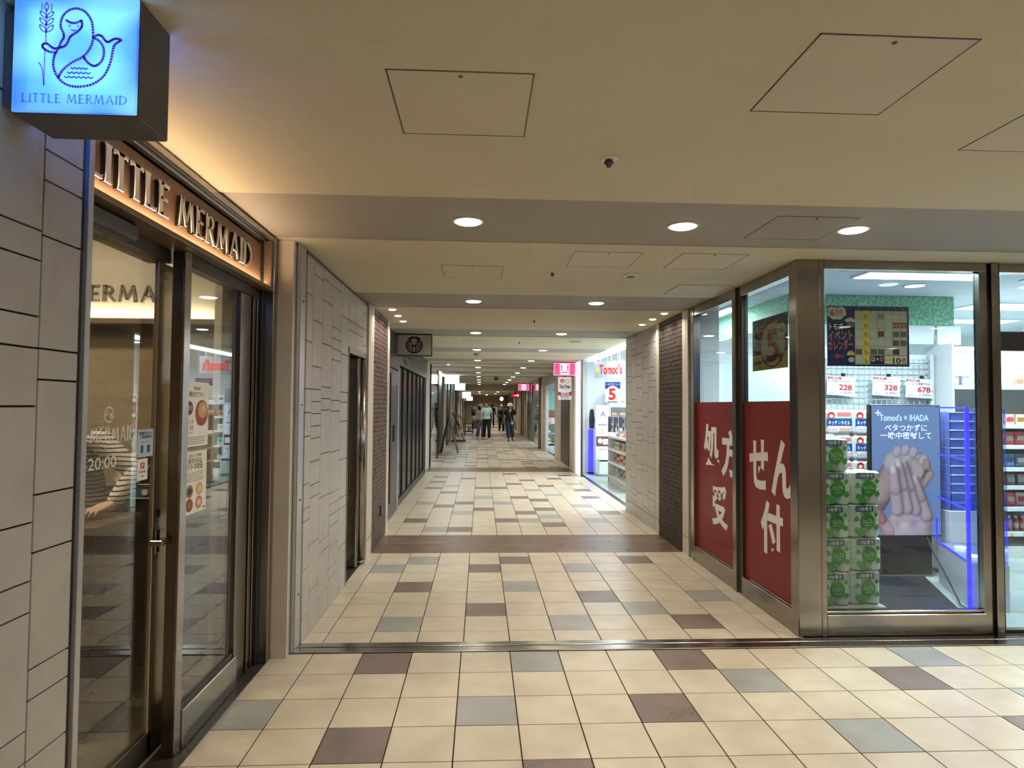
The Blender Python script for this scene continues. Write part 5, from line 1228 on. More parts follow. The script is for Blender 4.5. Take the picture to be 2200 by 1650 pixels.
# coffee shop sign, unlit
SBK = mat('unlit_sign_face', (.62, .62, .59), .4, var=.04)
def art_siren(a, w, h):
    cx, cy_, r = w*.5, h*.5, h*.40; K = ink(14, 18, 18); Lc = ink(205, 205, 198)
    a.oval(cx, cy_, r, r, K, 0, 40)
    q = lambda x, y: (cx+x*r, cy_+y*r)
    a.poly([q(*p) for p in ((-.34, .42), (-.42, .70), (-.20, .60), (-.10, .82), (0, .64), (.10, .82), (.20, .60), (.42, .70), (.34, .42))], Lc, 1)        # crown
    a.poly([q(*p) for p in ((0, .80), (.05, .90), (0, .98), (-.05, .90))], Lc, 2)
    a.oval(*q(0, .22), r*.20, r*.26, Lc, 2).line([q(-.10, .26), q(-.04, .28)], r*.04, K, 3).line([q(.04, .28), q(.10, .26)], r*.04, K, 3).line([q(-.05, .08), q(.05, .08)], r*.035, K, 3).line([q(.0, .26), q(.02, .15)], r*.02, K, 3)
    for sgn in (-1, 1):
        for k in range(4):   # hair strands
            x0 = .22+.10*k; a.line([q(sgn*x0, .38-.04*k), q(sgn*(x0+.10), .05), q(sgn*(x0+.02), -.25), q(sgn*(x0+.12), -.55-.02*k), q(sgn*(x0+.02), -.80+.05*k)], r*.045, Lc, 1)
        for k in range(5):   # tails at the sides
            y0 = .40-.22*k; a.line([q(sgn*(.62+.03*k), y0), q(sgn*.80, y0+.10), q(sgn*(.90-.05*max(0, k-2)), y0+.02)], r*.055, Lc, 1)
        a.poly([q(sgn*.56, .30), q(sgn*.82, .52), q(sgn*.66, .60), q(sgn*.60, .44)], Lc, 2)
    a.poly([q(*p) for p in ((-.10, -.80), (-.14, -.45), (-.08, -.25), (0, -.18), (.08, -.25), (.14, -.45), (.10, -.80))], Lc, 2)
proj_sign('coffee_shop_sign', 'unlit grey projecting sign with a round black siren emblem', -1.20, -.70, 9.0, 2.222, 2.53, SBK, M_BLACK, art=art_siren, depth=.12)
WLIT = flatmat('white_lit_face', (1.0, 1.0, 1.0), es=3.0); BLIT = flatmat('pale_blue_lit_face', lin(176, 226, 248), es=.42)
proj_sign('lit_sign', 'glaring blank white lit sign, nearest on the left', -1.22, -.72, 21.3, 2.235, 2.535, WLIT, M_BLACK, glow=(1, 1, 1), power=12)
def art_blue(a, w, h): a.text('トレ・カフェ', w*.5, h*.52, h*.26, ink(40, 130, 190, .6), 1, w=w*.7, align='c', bold=.03).text('BAKERY', w*.55, h*.2, h*.16, ink(40, 130, 190, .6), 1, w=w*.5, align='c')
proj_sign('lit_sign', 'pale blue lit sign with blue lettering, second on the left', -1.20, -.72, 29.3, 2.22, 2.53, BLIT, M_WHITE, art=art_blue, glow=(.8, .95, 1), power=4)
proj_sign('lit_sign', 'white over light blue lit sign, third on the left', -1.22, -.66, 42.0, 2.0, 2.40, BLIT, M_WHITE, art=lambda a, w, h: a.rect(.02, h*.5, w-.02, h-.02, ink(250, 252, 255, .6)).text('CAFE', w*.55, h*.14, h*.26, ink(40, 130, 190, .6), 1, w=w*.5, align='c', bold=.03), glow=(.8, .95, 1), power=4)
proj_sign('lit_sign', 'small white lit sign, farthest on the left', -1.20, -.66, 52.0, 1.9, 2.25, WLIT, M_WHITE)
proj_sign('red_bar_sign', 'dark red lit bar sign far on the right', 1.62, 2.10, 34.0, 1.95, 2.2, flatmat('dark_red_lit', lin(180, 14, 50), es=.9), M_BLACK, art=lambda a, w, h: a.poly([(w*.15, h*.5), (w*.7, h*.62), (w*.8, h*.8), (w*.92, h*.5), (w*.8, h*.2), (w*.7, h*.38)], LWH, 1))
bl_ = thing('round_lantern', 'small round white lantern hanging at the far right', 'lantern', (1.32, 40, 1.95)); MB().ell((0, 0, 0), .11, .11, .13).build('globe', WLIT, bl_, True); MB().cyl((0, 0, .12), (0, 0, .47), .008, n=6).build('cord', M_BLACK, bl_)

# ---------------------------------------------------------------- left shop fronts in the distance
cf = struct('wall_left', 'charcoal and black front of the closed coffee shop')
MB().box(-1.7, 7.74, 0, -1.30, 14.3, CZ).build('core', M_BLACKM, cf)
MB().bbox(-1.32, 7.74, 0, -1.19, 8.35, CZ, .004).build('grey_panel', M_CHAR, cf)
MB().bbox(-1.32, 8.35, 0, -1.20, 9.25, 2.02, .004).bbox(-1.32, 8.35, 2.03, -1.19, 9.25, CZ, .004).build('grey_panel', mat('charcoal_blue_panel', (.045, .048, .06), .35, var=.08), cf)
MB().bbox(-1.205, 8.42, .22, -1.185, 8.62, 1.95, .004).build('slot_window', M_BLACK, cf)
MB().bbox(-1.215, 8.72, 1.02, -1.17, 8.78, 1.25, .006).build('handle', M_STEEL, cf)
MB().bbox(-1.32, 9.25, 2.12, -1.21, 14.3, CZ, .004).build('upper_panel', M_CHAR, cf)
for i in range(6):
    y0 = 9.45+.72*i
    MB().bbox(-1.27, y0, .12, -1.245, y0+.62, 2.1, .004).build('dark_pane', mat('black_glass', (.006, .006, .008), .25), cf)
    MB().bbox(-1.29, y0+.62, 0, -1.225, y0+.70, 2.12, .003).build('stile', M_BLACKM, cf)
MB().bbox(-1.25, 9.27, 0, -1.20, 9.40, 2.12, .003).build('pale_stile', M_GREY, cf)
MB().bbox(-1.32, 9.25, 0, -1.22, 13.9, .11, .004).build('kick_plate', M_CHAR, cf)
MB().bbox(-1.32, 13.85, 0, -1.23, 14.3, CZ, .004).build('end_panel', M_BLACKM, cf)
cl_ = thing('facade_lettering', 'dark metal lettering on the closed coffee shop fascia', 'lettering', (-1.208, 9.5, 2.2))
a = Art(cl_, frame((0, 0, 0), *EAST), base=.012, step=.001, name='letter'); DL = mat('dark_letter_metal', (.02, .02, .022), .25, .6); a.text('STARBUCKS', .0, .13, .15, DL, 1, w=1.6, bold=.02).text('COFFEE', .5, -.02, .09, mat('grey_letter_metal', (.16, .16, .17), .25, .6), 1, w=.7, bold=.02); a.done()
MB().box(0, .1, .10, .011, 1.5, .104).box(0, .55, .0, .011, 1.15, .004).build('mounting_rail', M_CHAR, cl_)
cp = struct('wall_left', 'pale pilaster and lit glass display past the coffee shop')
MB().bbox(-1.7, 14.3, 0, -1.25, 15.6, CZ, .004).build('pilaster', mat('pale_grey_stone', (.66, .66, .62), .5, var=.06), cp)
MB().box(-1.7, 15.6, 0, -1.30, 18.3, CZ).build('display_back', flatmat('backlit_display', (.66, .70, .74), es=.45), cp)
MB().box(-1.235, 15.65, .05, -1.230, 18.2, CZ-.03).build('pane', GLASS, cp)
for y in (15.6, 18.2): MB().bbox(-1.30, y, 0, -1.215, y+.07, CZ, .003).build('black_stile', M_BLACK, cp)
MB().box(-1.29, 15.7, 1.6, -1.24, 18.15, 2.05).build('lit_panel', flatmat('display_light', (.8, .9, 1), es=.8), cp)
wl3 = struct('wall_left', 'row of dark and brown shop fronts along the far left side')
M_DKBR = mat('dark_brown_front', (.06, .038, .026), .45, var=.2); M_MIDBR = mat('mid_brown_front', (.24, .18, .12), .5, var=.15); M_GLD = mat('dark_shop_glass', (.03, .035, .04), .08)
y = 18.3
for i, (w, m) in enumerate(((1.6, M_BLACKM), (1.2, M_DKBR), (.9, M_BLACKM), (.5, M_CREAMP), (.4, M_STEEL), (1.5, M_GLD), (.6, M_STEEL), (1.8, M_GLD), (.5, M_CREAMP), (2.2, M_MIDBR), (.5, M_CREAMP), (2.4, M_MIDBR), (1.6, M_DKBR), (.8, M_CREAMP), (2.6, M_GLD), (.8, M_WHITE), (2.4, M_MIDBR), (.9, M_CREAMP), (3.0, M_DKBR), (1.0, M_CREAMP), (3.0, M_MIDBR), (12, M_DKBR))):
    MB().bbox(-1.75, y, 0, (-1.24 if m in (M_CREAMP, M_STEEL, M_WHITE) else -1.30), min(y+w, 60), CZ, .004).build('front_panel', m, wl3); y += w
MB().box(-1.29, 18.5, CZ-.05, -1.22, 21.2, CZ-.02).build('lit_cornice', flatmat('cornice_light', (1, 1, .95), es=2.0), wl3)
wr3 = struct('wall_right', 'row of posts and glass shop fronts along the far right side')
MB().bbox(2.22, 18.2, 2.22, 2.6, 21.6, CZ, .004).build('shutter_box', M_CREAMP, wr3)
for k in range(7): MB().bbox(2.205, 18.3, 2.235+.033*k, 2.222, 21.55, 2.262+.033*k, .004).build('shutter_slat', M_CREAMP, wr3)
MB().bbox(2.20, 21.3, 0, 2.30, 21.7, 2.22, .004).build('white_jamb', M_WHITE, wr3)
y = 21.7
for w, m, x in ((.75, M_CREAMP, 2.15), (.65, mat('brown_post', (.13, .085, .05), .5, var=.15), 2.11), (.15, M_CREAMP, 2.17)):
    MB().bbox(x, y, 0, 2.27, y+w, CZ, .004).build('post', m, wr3); y += w
MB().box(2.24, y, .05, 2.246, 27.0, 2.4).build('shop_pane', GLASS, wr3)
MB().bbox(2.20, y, 2.4, 2.6, 27.0, CZ, .004).build('head_panel', M_CREAMP, wr3)
y = 27.0
for w, m in ((.3, M_STEEL), (.8, GLASS), (.2, M_STEEL), (.9, M_GLD), (.3, M_STEEL), (.6, M_CREAMP), (.9, M_DKBR), (.7, M_CREAMP), (2.4, M_MIDBR), (.5, M_CREAMP), (2.6, M_MIDBR), (.6, M_CREAMP), (2.8, M_DKBR), (.8, M_CREAMP), (16, M_DKBR)):
    MB().bbox(2.17 if m in (M_CREAMP, M_STEEL) else 2.21, y, 0, 2.26 if y < 28.6 else 2.6, min(y+w, 60), CZ, .004).build('front_panel', m, wr3); y += w
# bright rooms behind the two far right openings
wz = struct('wall_right', 'bright white shop rooms behind the far right openings')
for (a_, b_) in ((18.2, 23.0), (23.1, 28.5)):
    MB().box(5.0, a_, 0, 5.1, b_, SC).box(2.28, b_-.02, 0, 5.0, b_+.05, SC).box(2.6, a_-.05, 0, 5.0, a_+.02, SC).build('room_wall', M_SHOPW, wz)
    MB().box(2.3, a_, -.1, 5.0, b_, 0).build('room_floor', M_SHOPF, wz)
    lamp('room_lamp', (3.6, (a_+b_)/2, SC-.05), 90, 1.6, COOL, None, size_y=2.4)
MB().bbox(2.3, 22.90, 1.35, 4.0, 22.95, 2.1, .004).build('teal_panel', mat('teal_board', (.35, .62, .58), .5), wz)
MB().bbox(2.3, 22.90, 1.0, 4.0, 22.95, 1.34, .004).build('terracotta_panel', mat('terracotta_board', (.42, .17, .10), .5), wz)
shelf_unit('low shelf of purple and white goods in the second bright shop', (2.34, 22.3, 0), 0, 1.3, [.2, .55, .9], .40, 'the far shop shelf', 41, ['pouch', 'carton', 'pouch'], top=1.1, pitch=.3, rail=False)
shelf_unit('dark and red goods shelf behind the third right window', (2.34, 27.6, 0), 0, 1.2, [.2, .7, 1.2, 1.7], .40, 'the third window shelf', 43, ['carton', 'pouch', 'carton', 'carton'], top=2.1, pitch=.34, rail=False)

# ---------------------------------------------------------------- things standing along the left side far away
ab = thing('sandwich_board', 'black folding sandwich board standing on the left side of the corridor', 'sandwich board', (-.98, 20.3, 0), 0)
for s_ in (-1, 1):
    mbx = MB(); 
    for x in (-.0,):
        mbx.cyl((-.03+.02*s_, -.28, 1.15), (s_*.27, -.28, .0), .022, n=6).cyl((-.03+.02*s_, .28, 1.15), (s_*.27, .28, .0), .022, n=6)
    mbx.build('leg_frame', M_BLACK if s_ < 0 else mat('grey_leg', (.20, .19, .18), .4), ab)
    p = frame((s_*.07, -.26, .98), (0, .52, 0), (s_*.17, 0, -.76)); 
    MB().add([(s_*.05, -.26, .95), (s_*.05, .26, .95), (s_*.21, .26, .25), (s_*.21, -.26, .25), (s_*.05-.02, -.26, .95), (s_*.05-.02, .26, .95), (s_*.21-.02, .26, .25), (s_*.21-.02, -.26, .25)], [(0,1,2,3), (4,7,6,5), (0,4,5,1), (1,5,6,2), (2,6,7,3), (3,7,4,0)]).build('board', M_BLACKM, ab)
MB().tube([(.0, -.28, 1.13), (.0, .28, 1.13)], .015, 6).build('top_bar', M_BLACK, ab)
ms2 = thing('menu_stand', 'black slanted menu stand with a wheeled base behind the sandwich board', 'menu stand', (-.90, 26.5, 0))
MB().bbox(-.30, -.22, .03, .30, .22, .08, .01).build('base', M_BLACK, ms2); MB().tube([(-.2, 0, .08), (-.2, .0, .7)], .02, 6).tube([(.22, 0, .08), (-.25, 0, 1.2)], .018, 6).build('strut', M_BLACK, ms2)
MB().add([(-.28, -.2, 1.22), (-.28, .2, 1.22), (.12, .2, .55), (.12, -.2, .55), (-.30, -.2, 1.20), (-.30, .2, 1.20), (.10, .2, .53), (.10, -.2, .53)], [(0,3,2,1), (4,5,6,7), (0,1,5,4), (1,2,6,5), (2,3,7,6), (3,0,4,7)]).build('board', M_BLACKM, ms2)
hr = thing('handrail', 'slanted wooden handrail on black posts at the far left', 'handrail', (-1.05, 31, 0))
MB().cyl((-.05, 0, 1.05), (.28, .2, .72), .03, n=8).build('rail', M_MIDBR, hr); MB().cyl((.25, .18, 0), (.25, .18, .75), .018, n=6).build('post', M_BLACK, hr); MB().cyl((-.03, 0, 0), (-.03, 0, 1.04), .018, n=6).build('post', M_BLACK, hr)
bxc = thing('display_stool', 'black box stool with a white card far on the left', 'stool', (-.62, 34.5, 0))
MB().bbox(-.22, -.2, .52, .22, .2, .56, .005).bbox(-.2, -.18, .1, .2, .18, .14, .005).build('top', M_BLACK, bxc)
for x in (-.2, .2):
    for y in (-.17, .17): MB().box(x-.02, y-.02, 0, x+.02, y+.02, .52).build('leg', M_BLACK, bxc)
MB().bbox(-.1, -.2, .15, .12, -.19, .4, .003).build('card', M_WHITE, bxc)
gr = thing('garment_rack', 'wooden garment rack with hanging clothes far down the corridor', 'clothes rack', (-.62, 36.5, 0))
for x in (-.35, .25): MB().cyl((x, 0, 0), (x, 0, 1.45), .022, n=8).build('upright', M_MIDBR, gr)
MB().cyl((-.40, 0, 1.45), (.30, 0, 1.45), .02, n=8).build('rail', M_DKBR, gr); MB().bbox(-.4, -.2, .0, .3, .2, .04, .005).build('base', M_MIDBR, gr)
def garment(name, label, cat, loc, prof, m):
    t = thing(name, label, cat, loc, 0, 'clothes on the far rack'); n = 12
    MB().loft([[(rx*cos(2*pi*i/n)*(1+.12*(i % 2)), ry*sin(2*pi*i/n)*(1+.2*(i % 2)), z) for i in range(n)] for z, rx, ry in prof]).build('cloth', m, t, True)
    MB().tube([(-.1, 0, prof[-1][0]), (0, 0, prof[-1][0]+.06), (.1, 0, prof[-1][0])], .008, 6).build('hanger', M_STEEL, t)
garment('black_top', 'black hanging top on the far garment rack', 'garment', (-.36, 36.4, 0), [(.95, .17, .08), (1.1, .16, .08), (1.3, .18, .08), (1.385, .10, .04)], M_BLACKM)
garment('long_skirt', 'long brown skirt hanging below the black top', 'garment', (-.30, 36.16, 0), [(.18, .21, .10), (.6, .20, .09), (.9, .14, .07)], mat('brown_cloth', (.20, .14, .09), .8, var=.1))
sh_ = thing('white_shoes', 'pair of white shoes at the foot of the garment rack', 'shoes', (-.45, 36.1, 0)); 
for x in (-.06, .08): MB().ell((x, 0, .045), .045, .12, .045).build('shoe', M_WHITE, sh_, True)
# ================================================================ PEOPLE
def remeshed(name, mb, m, parent, voxel=.010, smooth=4):
    me = mb.mesh(name + '_raw'); o = bpy.data.objects.new(name + '_raw', me); COL.objects.link(o)
    md = o.modifiers.new('r', 'REMESH'); md.mode = 'VOXEL'; md.voxel_size = voxel
    if smooth: sm = o.modifiers.new('s', 'SMOOTH'); sm.factor = .5; sm.iterations = smooth
    dg = bpy.context.evaluated_depsgraph_get(); r = bpy.data.meshes.new_from_object(o.evaluated_get(dg))
    bpy.data.objects.remove(o); bpy.data.meshes.remove(me)
    r.name = name; r.materials.clear(); r.materials.append(m); r.polygons.foreach_set('use_smooth', [True]*len(r.polygons))
    return put(name, r, parent)
def skin_mat(name, c): return mat(name, c, .5, var=.06, vscale=20)
SKIN = skin_mat('skin_warm', (.48, .29, .20)); SKIN_L = skin_mat('skin_light', (.56, .37, .27))
HAIR = mat('black_hair', (.012, .010, .009), .45, var=.2, vscale=40)
def V3(*a): return Vector(a)
def hand(mb, wrist, d, side_v, size=1.0, curl=.35, n=8):
    """palm and five fingers: d points to the fingers, side_v towards the thumb side"""
    d = Vector(d).normalized(); s = Vector(side_v); s = (s - d*s.dot(d)).normalized(); nrm = d.cross(s)
    w = Vector(wrist); k = size
    mb.limb([w - d*.02*k, w+d*.012*k], [.026*k, .025*k], n)
    for i, (off, ln_, sp) in enumerate(((.029, .068, .20), (.010, .078, .06), (-.010, .072, -.08), (-.028, .056, -.22))):
        dd_ = (d + s*sp).normalized(); b = w + d*.078*k + s*off*k
        mb.limb([w + d*.012*k + s*off*.55*k, w + d*.045*k + s*off*.9*k, b], [.017*k, .0165*k, .0135*k], 8)            # palm bone
        m1 = b + (dd_*.92 + nrm*(curl-.75)*.5)*ln_*.46*k; m2 = m1 + (dd_*.75 + nrm*curl)*ln_*.33*k; m3 = m2 + (dd_*.55 + nrm*curl*1.5)*ln_*.24*k
        mb.limb([b, m1, m2, m3], [.0115*k, .0098*k, .0092*k, .0078*k], 8)
    b = w + d*.022*k + s*.022*k; mb.limb([b, b+(d*.5+s*.75)*.036*k, b+(d*.85+s*.85+nrm*.2)*.062*k], [.0145*k, .0115*k, .009*k], 8)
def person(label, loc, rz, H, J, top, top_m, leg_m, skin=SKIN, sleeve='short', pants='long', hair='short', voxel=.009, shoe_m=None, female=False, extras=None, hand_size=.95, smooth=4):
    """J: joint dictionary in metres for a 1.70 m figure facing -Y (x>0 is the figure's left, at the viewer's right)"""
    t = thing('person', label, 'person', loc, rz); k = H/1.70
    g = lambda n: Vector(J[n])*k
    D = dict(hipL=(.09, 0, .90), hipR=(-.09, 0, .90), kneL=(.10, -.02, .49), kneR=(-.10, -.02, .49), ankL=(.10, .03, .085), ankR=(-.10, .03, .085),
             shL=(.175, 0, 1.395), shR=(-.175, 0, 1.395), elL=(.23, .02, 1.12), elR=(-.23, .02, 1.12), wrL=(.24, -.06, .88), wrR=(-.24, -.06, .88), head=(0, -.02, 1.585), lean=(0, 0, 0), nose=(0, -1, 0))
    D.update(J); J = D; hx = .94 if female else 1.0
    body = MB(); up = lambda x, y, z: V3(x, y, z)*k
    # torso rings
    L = Vector(J['lean'])
    def ring(z, rx, ry, n=16):
        t_ = max(0, (z-.95)/.5); c = Vector((0, 0, z)) + L*t_
        return [((c.x+rx*cos(2*pi*i/n))*k, (c.y+ry*sin(2*pi*i/n))*k, c.z*k) for i in range(n)]
    tor = [(.84, .12, .09), (.90, .165, .115), (.97, .165*hx, .115), (1.07, .135*hx, .10), (1.18, .150*hx, .112), (1.28, .17*hx, .118), (1.36, .175*hx, .105), (1.42, .13*hx, .075), (1.45, .065, .06)]
    body.loft([ring(z, a, b) for z, a, b in tor])
    hd = Vector(J['head'])*k; nk = (Vector((0, .005, 1.42)) + L)*k
    body.limb([nk, hd-Vector((0, -.015, .10))*k], [.060*k, .052*k])
    body.ell(hd, .074*k, .092*k, .112*k); body.ell(hd+Vector((0, -.035, -.055))*k, .055*k, .055*k, .058*k)
    fn = Vector(J['nose']).normalized(); sx = Vector((-fn.y, fn.x, 0)).normalized()
    body.limb([hd+fn*.085*k+Vector((0,0,.018))*k, hd+fn*.108*k+Vector((0,0,-.022))*k], [.009*k, .014*k], 7)
    for s in (-1, 1): body.ell(hd+sx*s*.076*k+Vector((0, .008, -.005))*k, .012*k, .022*k, .032*k, 8, 6)
    for s in 'LR':
        body.limb([g2 for g2 in (Vector(J['sh'+s])*k, Vector(J['el'+s])*k, Vector(J['wr'+s])*k)], [.052*k, .040*k, .026*k])
        dw = (Vector(J['wr'+s])-Vector(J['el'+s])).normalized()
        hand(body, Vector(J['wr'+s])*k, J.get('hd'+s, dw), J.get('th'+s, (0, -1, 0)), k*hand_size)
        body.limb([Vector(J['hip'+s])*k, Vector(J['kne'+s])*k, Vector(J['ank'+s])*k], [.085*k, .056*k, .036*k])
        a_ = Vector(J['ank'+s])*k; f_ = Vector(J.get('ft'+s, (0, -1, 0))).normalized()
        body.limb([a_+Vector((0, .02, -.045))*k, a_+f_*.07*k+Vector((0, 0, -.052))*k, a_+f_*.16*k+Vector((0, 0, -.058))*k], [.036*k, .036*k, .026*k], 10)
    remeshed('body', body, skin, t, voxel)
    # top
    c = MB(); e = .016
    c.loft([ring(z, a+e, b+e) for z, a, b in ([(.90 if top == 'long' else .93, .172, .125)] + tor[2:8] + [(1.437, .085, .072)])])
    for s in 'LR':
        a_, b_, w_ = (Vector(J[n+s])*k for n in ('sh', 'el', 'wr'))
        if sleeve == 'short': c.limb([a_, a_.lerp(b_, .62)], [.060*k, .060*k])
        elif sleeve == 'long': c.limb([a_, b_, b_.lerp(w_, .92)], [.061*k, .053*k, .040*k])
        else: c.limb([a_, a_.lerp(b_, .15)], [.064*k, .058*k])
    remeshed('shirt', c, top_m, t, voxel)
    c = MB()
    c.loft([ring(z, a+.012, b+.014) for z, a, b in ((.84, .15, .105), (.90, .168, .118), (.97, .160*hx, .112), (1.03, .145*hx, .105))])
    for s in 'LR':
        a_, b_, w_ = (Vector(J[n+s])*k for n in ('hip', 'kne', 'ank'))
        fr, r1 = {'long': (.97, .062), 'wide': (.97, .088), 'crop': (.72, .085), 'short': (.30, .080)}[pants]
        if pants == 'short': c.limb([a_, a_.lerp(b_, .5)], [.104*k, .10*k])
        else: c.limb([a_, b_, b_.lerp(w_, fr)], [.103*k, (.08 if pants == 'long' else .095)*k, r1*k])
    remeshed('trousers', c, leg_m, t, voxel)
    for s in 'LR':
        a_ = Vector(J['ank'+s])*k; f_ = Vector(J.get('ft'+s, (0, -1, 0))).normalized(); c = MB()
        c.limb([a_+Vector((0, .03, -.042))*k, a_+f_*.06*k+Vector((0, 0, -.046))*k, a_+f_*.17*k+Vector((0, 0, -.052))*k], [.046*k, .046*k, .036*k], 10)
        c.v = [(x, y, max(z, (a_.z-.085*k))) for x, y, z in c.v]
        c.build('shoe', shoe_m or M_WHITE, t, True)
    # face and hair
    for s in (-1, 1):
        MB().ell(hd+fn*.080*k+sx*s*.031*k+Vector((0, 0, .014))*k, .012*k, .012*k, .008*k, 8, 6).build('eye', M_BLACK, t, True)
        MB().limb([hd+fn*.083*k+sx*s*.018*k+Vector((0, 0, .033))*k, hd+fn*.076*k+sx*s*.046*k+Vector((0, 0, .033))*k], [.005*k, .004*k], 6).build('eyebrow', HAIR, t)
    MB().limb([hd+fn*.088*k-sx*.020*k+Vector((0, 0, -.056))*k, hd+fn*.094*k+Vector((0, 0, -.057))*k, hd+fn*.088*k+sx*.020*k+Vector((0, 0, -.056))*k], [.005*k, .007*k, .005*k], 6).build('mouth', mat('lip', (.35, .13, .11), .5), t)
    hc = MB(); back = -fn
    hc.ell(hd+back*.016*k+Vector((0, 0, .018))*k, .082*k, .098*k, .112*k, 16, 10, .10, 1.0); hc.ell(hd+back*.045*k+Vector((0, 0, .0))*k, .078*k, .070*k, .098*k)
    if hair == 'long': hc.limb([hd+back*.05*k, hd+back*.07*k-Vector((0, 0, .16))*k, hd+back*.07*k-Vector((0, 0, .30))*k], [.085*k, .085*k, .06*k]); hc.limb([hd+sx*.072*k, hd+sx*.08*k-Vector((0, 0, .15))*k], [.03*k, .03*k]); hc.limb([hd-sx*.072*k, hd-sx*.08*k-Vector((0, 0, .15))*k], [.03*k, .03*k])
    if hair == 'bob': hc.limb([hd+sx*.068*k, hd+sx*.07*k-Vector((0, 0, .09))*k], [.035*k, .03*k]); hc.limb([hd-sx*.068*k, hd-sx*.07*k-Vector((0, 0, .09))*k], [.035*k, .03*k])
    remeshed('hair', hc, HAIR, t, voxel*.9, 2)
    if extras: extras(t, k, hd, fn, sx, J)
    return t
M_TEE = mat('pale_aqua_tee', (.52, .68, .72), .8, var=.22, vscale=9, col2=(.30, .52, .60)); M_BLKCL = mat('black_cloth', (.012, .012, .014), .85, var=.2); M_NAVYCL = mat('dark_navy_cloth', (.018, .024, .045), .85, var=.2); M_DENIM = mat('dark_denim', (.030, .052, .105), .85, var=.25, vscale=14); M_DENIML = mat('mid_denim', (.12, .19, .28), .85, var=.2); M_BEIGE = mat('beige_cloth', (.52, .45, .38), .85, var=.1); M_HAT = mat('cream_hat_cloth', (.72, .64, .48), .85, var=.08); M_TAN = mat('tan_cloth', (.42, .30, .20), .85, var=.1)
walk1 = dict(hipL=(.085, 0, .90), kneL=(.10, -.10, .50), ankL=(.11, -.08, .085), hipR=(-.085, 0, .90), kneR=(-.10, .02, .49), ankR=(-.12, .20, .12), ftR=(0, -1, -.25),
             elL=(.235, .05, 1.13), wrL=(.245, .02, .89), elR=(-.235, -.03, 1.13), wrR=(-.25, -.14, .91))
mn = dict(walk1); mn.update(head=(-.02, -.03, 1.58), nose=(-.55, -1, -.15))
person('man in pale aqua t-shirt and black trousers walking towards the viewer', (.28, 28.3, 0), 0, 1.68, mn, 'short', M_TEE, M_BLKCL, SKIN, 'short', 'long', 'short', extras=lambda t, k, hd, fn, sx, J:
       MB().add(*(lambda n: ([((.075*cos(2*pi*i/n))*k, (-.055*sin(2*pi*i/n)-.03)*k, (1.425-.03*(sin(2*pi*i/n) > 0))*k) for i in range(n)] + [((.082*cos(2*pi*i/n))*k, (-.062*sin(2*pi*i/n)-.03)*k, (1.40-.04*(sin(2*pi*i/n) > 0))*k) for i in range(n)], [(i, (i+1) % n, n+(i+1) % n, n+i) for i in range(n)]))(16)).build('collar', M_WHITE, t))
wk = dict(hipL=(.085, 0, .90), kneL=(.10, .0, .49), ankL=(.12, .17, .115), ftL=(0, -1, -.25), kneR=(-.09, -.10, .50), ankR=(-.07, -.10, .085), elL=(.24, -.02, 1.13), wrL=(.25, -.10, .90), elR=(-.245, .04, 1.13), wrR=(-.27, .02, .89))
def hat_bag(t, k, hd, fn, sx, J):
    MB().lathe([(.135, -.012), (.150, -.028), (.148, -.022), (.100, .025), (.092, .085), (.075, .105), (.02, .112)], tuple(hd+Vector((0, .006, .045))*k), 20).build('bucket_hat', M_HAT, t, True)
    MB().tube([(-.07*k, -.10*k, 1.40*k), (-.01*k, -.155*k, 1.20*k), (.06*k, -.175*k, .98*k), (.085*k, -.175*k, .88*k)], .009*k, 6).build('bag_strap', M_BEIGE, t)
    MB().bbox(.045*k, -.215*k, .76*k, .125*k, -.165*k, .90*k, .012).build('shoulder_bag', mat('pale_pink_leather', (.72, .62, .62), .5), t)
    MB().limb([(-.02*k, -.118*k, 1.42*k), (0, -.138*k, 1.33*k), (.02*k, -.118*k, 1.42*k)], [.02*k, .022*k, .02*k], 8).build('neckline', M_WHITE, t)
    for s in (-1, 1): MB().tube([(s*.12*k, -.125*k, 1.41*k), (s*.125*k, -.145*k, 1.2*k)], .013*k, 6).build('backpack_strap', M_CHAR, t)
person('woman in cream bucket hat, black top and cropped jeans walking towards the viewer', (1.27, 27.2, 0), 0, 1.60, wk, 'short', M_BLKCL, M_DENIM, SKIN_L, 'short', 'crop', 'bob', female=True, shoe_m=M_DKBR, extras=hat_bag)
wk2 = dict(walk1); wk2.update(nose=(.9, -.6, 0))
def cap_(t, k, hd, fn, sx, J):
    MB().lathe([(.098, .03), (.100, .05), (.085, .10), (.04, .125), (.01, .128)], tuple(hd), 18).build('cap', M_HAT, t, True); MB().bbox(*(hd+fn*.08*k+Vector((-.06, -.05, .03))*k), *(hd+fn*.15*k+Vector((.06, .05, .045))*k), .008).build('cap_brim', M_HAT, t)
    MB().bbox(-.25*k, -.12*k, .80*k, -.15*k, .08*k, .98*k, .02).build('handbag', M_BLKCL, t)
person('long-haired woman in cap and jeans half hidden behind the man', (.0, 29.2, 0), .2, 1.56, wk2, 'short', M_BEIGE, M_DENIML, SKIN_L, 'long', 'wide', 'long', female=True, extras=cap_)
person('person in black top and trousers walking behind the woman in the hat', (1.20, 36.2, 0), 0, 1.62, walk1, 'long', M_BLKCL, M_BLKCL, SKIN, 'long', 'long', 'short', shoe_m=M_TAN, voxel=.011)
person('distant person in dark clothes with tan bag, at the right wall', (1.48, 35.0, 0), .4, 1.60, wk, 'long', M_TAN, M_BLKCL, SKIN, 'short', 'long', 'bob', female=True, voxel=.011)
person('farthest person in dark navy clothes walking away down the corridor', (.80, 45, 0), pi, 1.62, walk1, 'long', M_NAVYCL, M_NAVYCL, SKIN, 'long', 'long', 'short', voxel=.012)
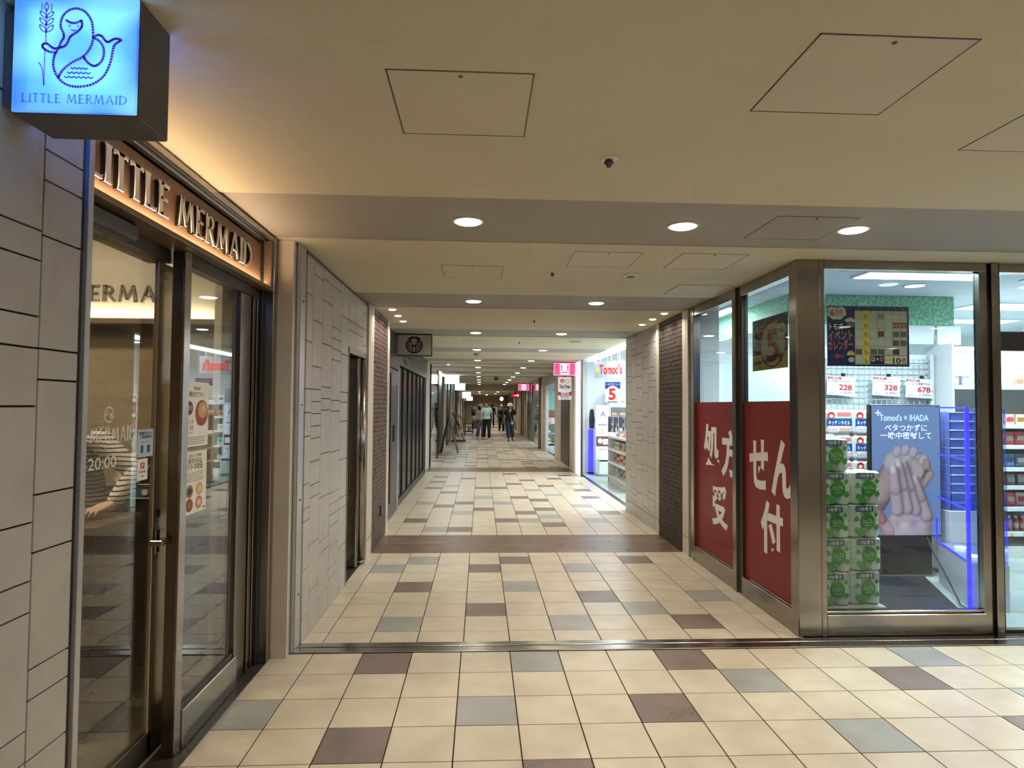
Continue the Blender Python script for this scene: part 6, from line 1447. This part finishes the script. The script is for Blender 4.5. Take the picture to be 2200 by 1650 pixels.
# customer in the bakery: leaning on the counter, seen through the sliding glass
def stripes():
    m = bpy.data.materials.new('striped_jersey'); m.use_nodes = True; nt = m.node_tree; b = nt.nodes['Principled BSDF']
    tc = nt.nodes.new('ShaderNodeTexCoord'); sp_ = nt.nodes.new('ShaderNodeSeparateXYZ'); nt.links.new(tc.outputs['Object'], sp_.inputs[0])
    n = nt.nodes.new('ShaderNodeTexNoise'); n.inputs['Scale'].default_value = 9; nt.links.new(tc.outputs['Object'], n.inputs['Vector'])
    ad = nt.nodes.new('ShaderNodeMath'); ad.operation = 'MULTIPLY_ADD'; ad.inputs[1].default_value = .02; nt.links.new(n.outputs[0], ad.inputs[0]); nt.links.new(sp_.outputs['Z'], ad.inputs[2])
    dv_ = nt.nodes.new('ShaderNodeMath'); dv_.operation = 'DIVIDE'; dv_.inputs[1].default_value = .0225; nt.links.new(ad.outputs[0], dv_.inputs[0])
    fr = nt.nodes.new('ShaderNodeMath'); fr.operation = 'FRACT'; nt.links.new(dv_.outputs[0], fr.inputs[0])
    r = nt.nodes.new('ShaderNodeValToRGB'); r.color_ramp.interpolation = 'CONSTANT'; r.color_ramp.elements[0].color = (.74, .70, .60, 1); r.color_ramp.elements[1].position = .66; r.color_ramp.elements[1].color = (.02, .02, .025, 1)
    nt.links.new(fr.outputs[0], r.inputs[0]); nt.links.new(r.outputs[0], b.inputs['Base Color']); b.inputs['Roughness'].default_value = .85; return m
bz = dict(lean=(-.05, -.20, -.05), head=(-.09, -.36, 1.53), nose=(-.3, -1, -.5), shL=(.185, -.19, 1.33), shR=(-.24, -.20, 1.335), elL=(.385, -.22, 1.165), wrL=(.365, -.37, 1.03), hdL=(-.42, -.86, -.26), thL=(-1, .35, 0), elR=(-.36, -.30, 1.15), wrR=(-.27, -.40, 1.03), hdR=(.3, -.8, -.2), thR=(.8, .4, 0))
person('customer in a striped long-sleeved jersey leaning on the bakery counter', (-2.17, 3.60, 0), 0, 1.70, bz, 'long', stripes(), M_BLKCL, SKIN_L, 'long', 'long', 'bob', voxel=.0045, female=True, hand_size=1.0)
# small glowing surfaces whose light already comes from a lamp beside them need no direct light sampling
for m_ in bpy.data.materials:
    if m_.name.startswith(('ink_', 'lit_screen', 'downlight_lens', 'purple_sign', 'dark_blue_sign', 'tower_spot', 'warm_led', 'ledge_led')):
        m_.cycles.emission_sampling = 'NONE'
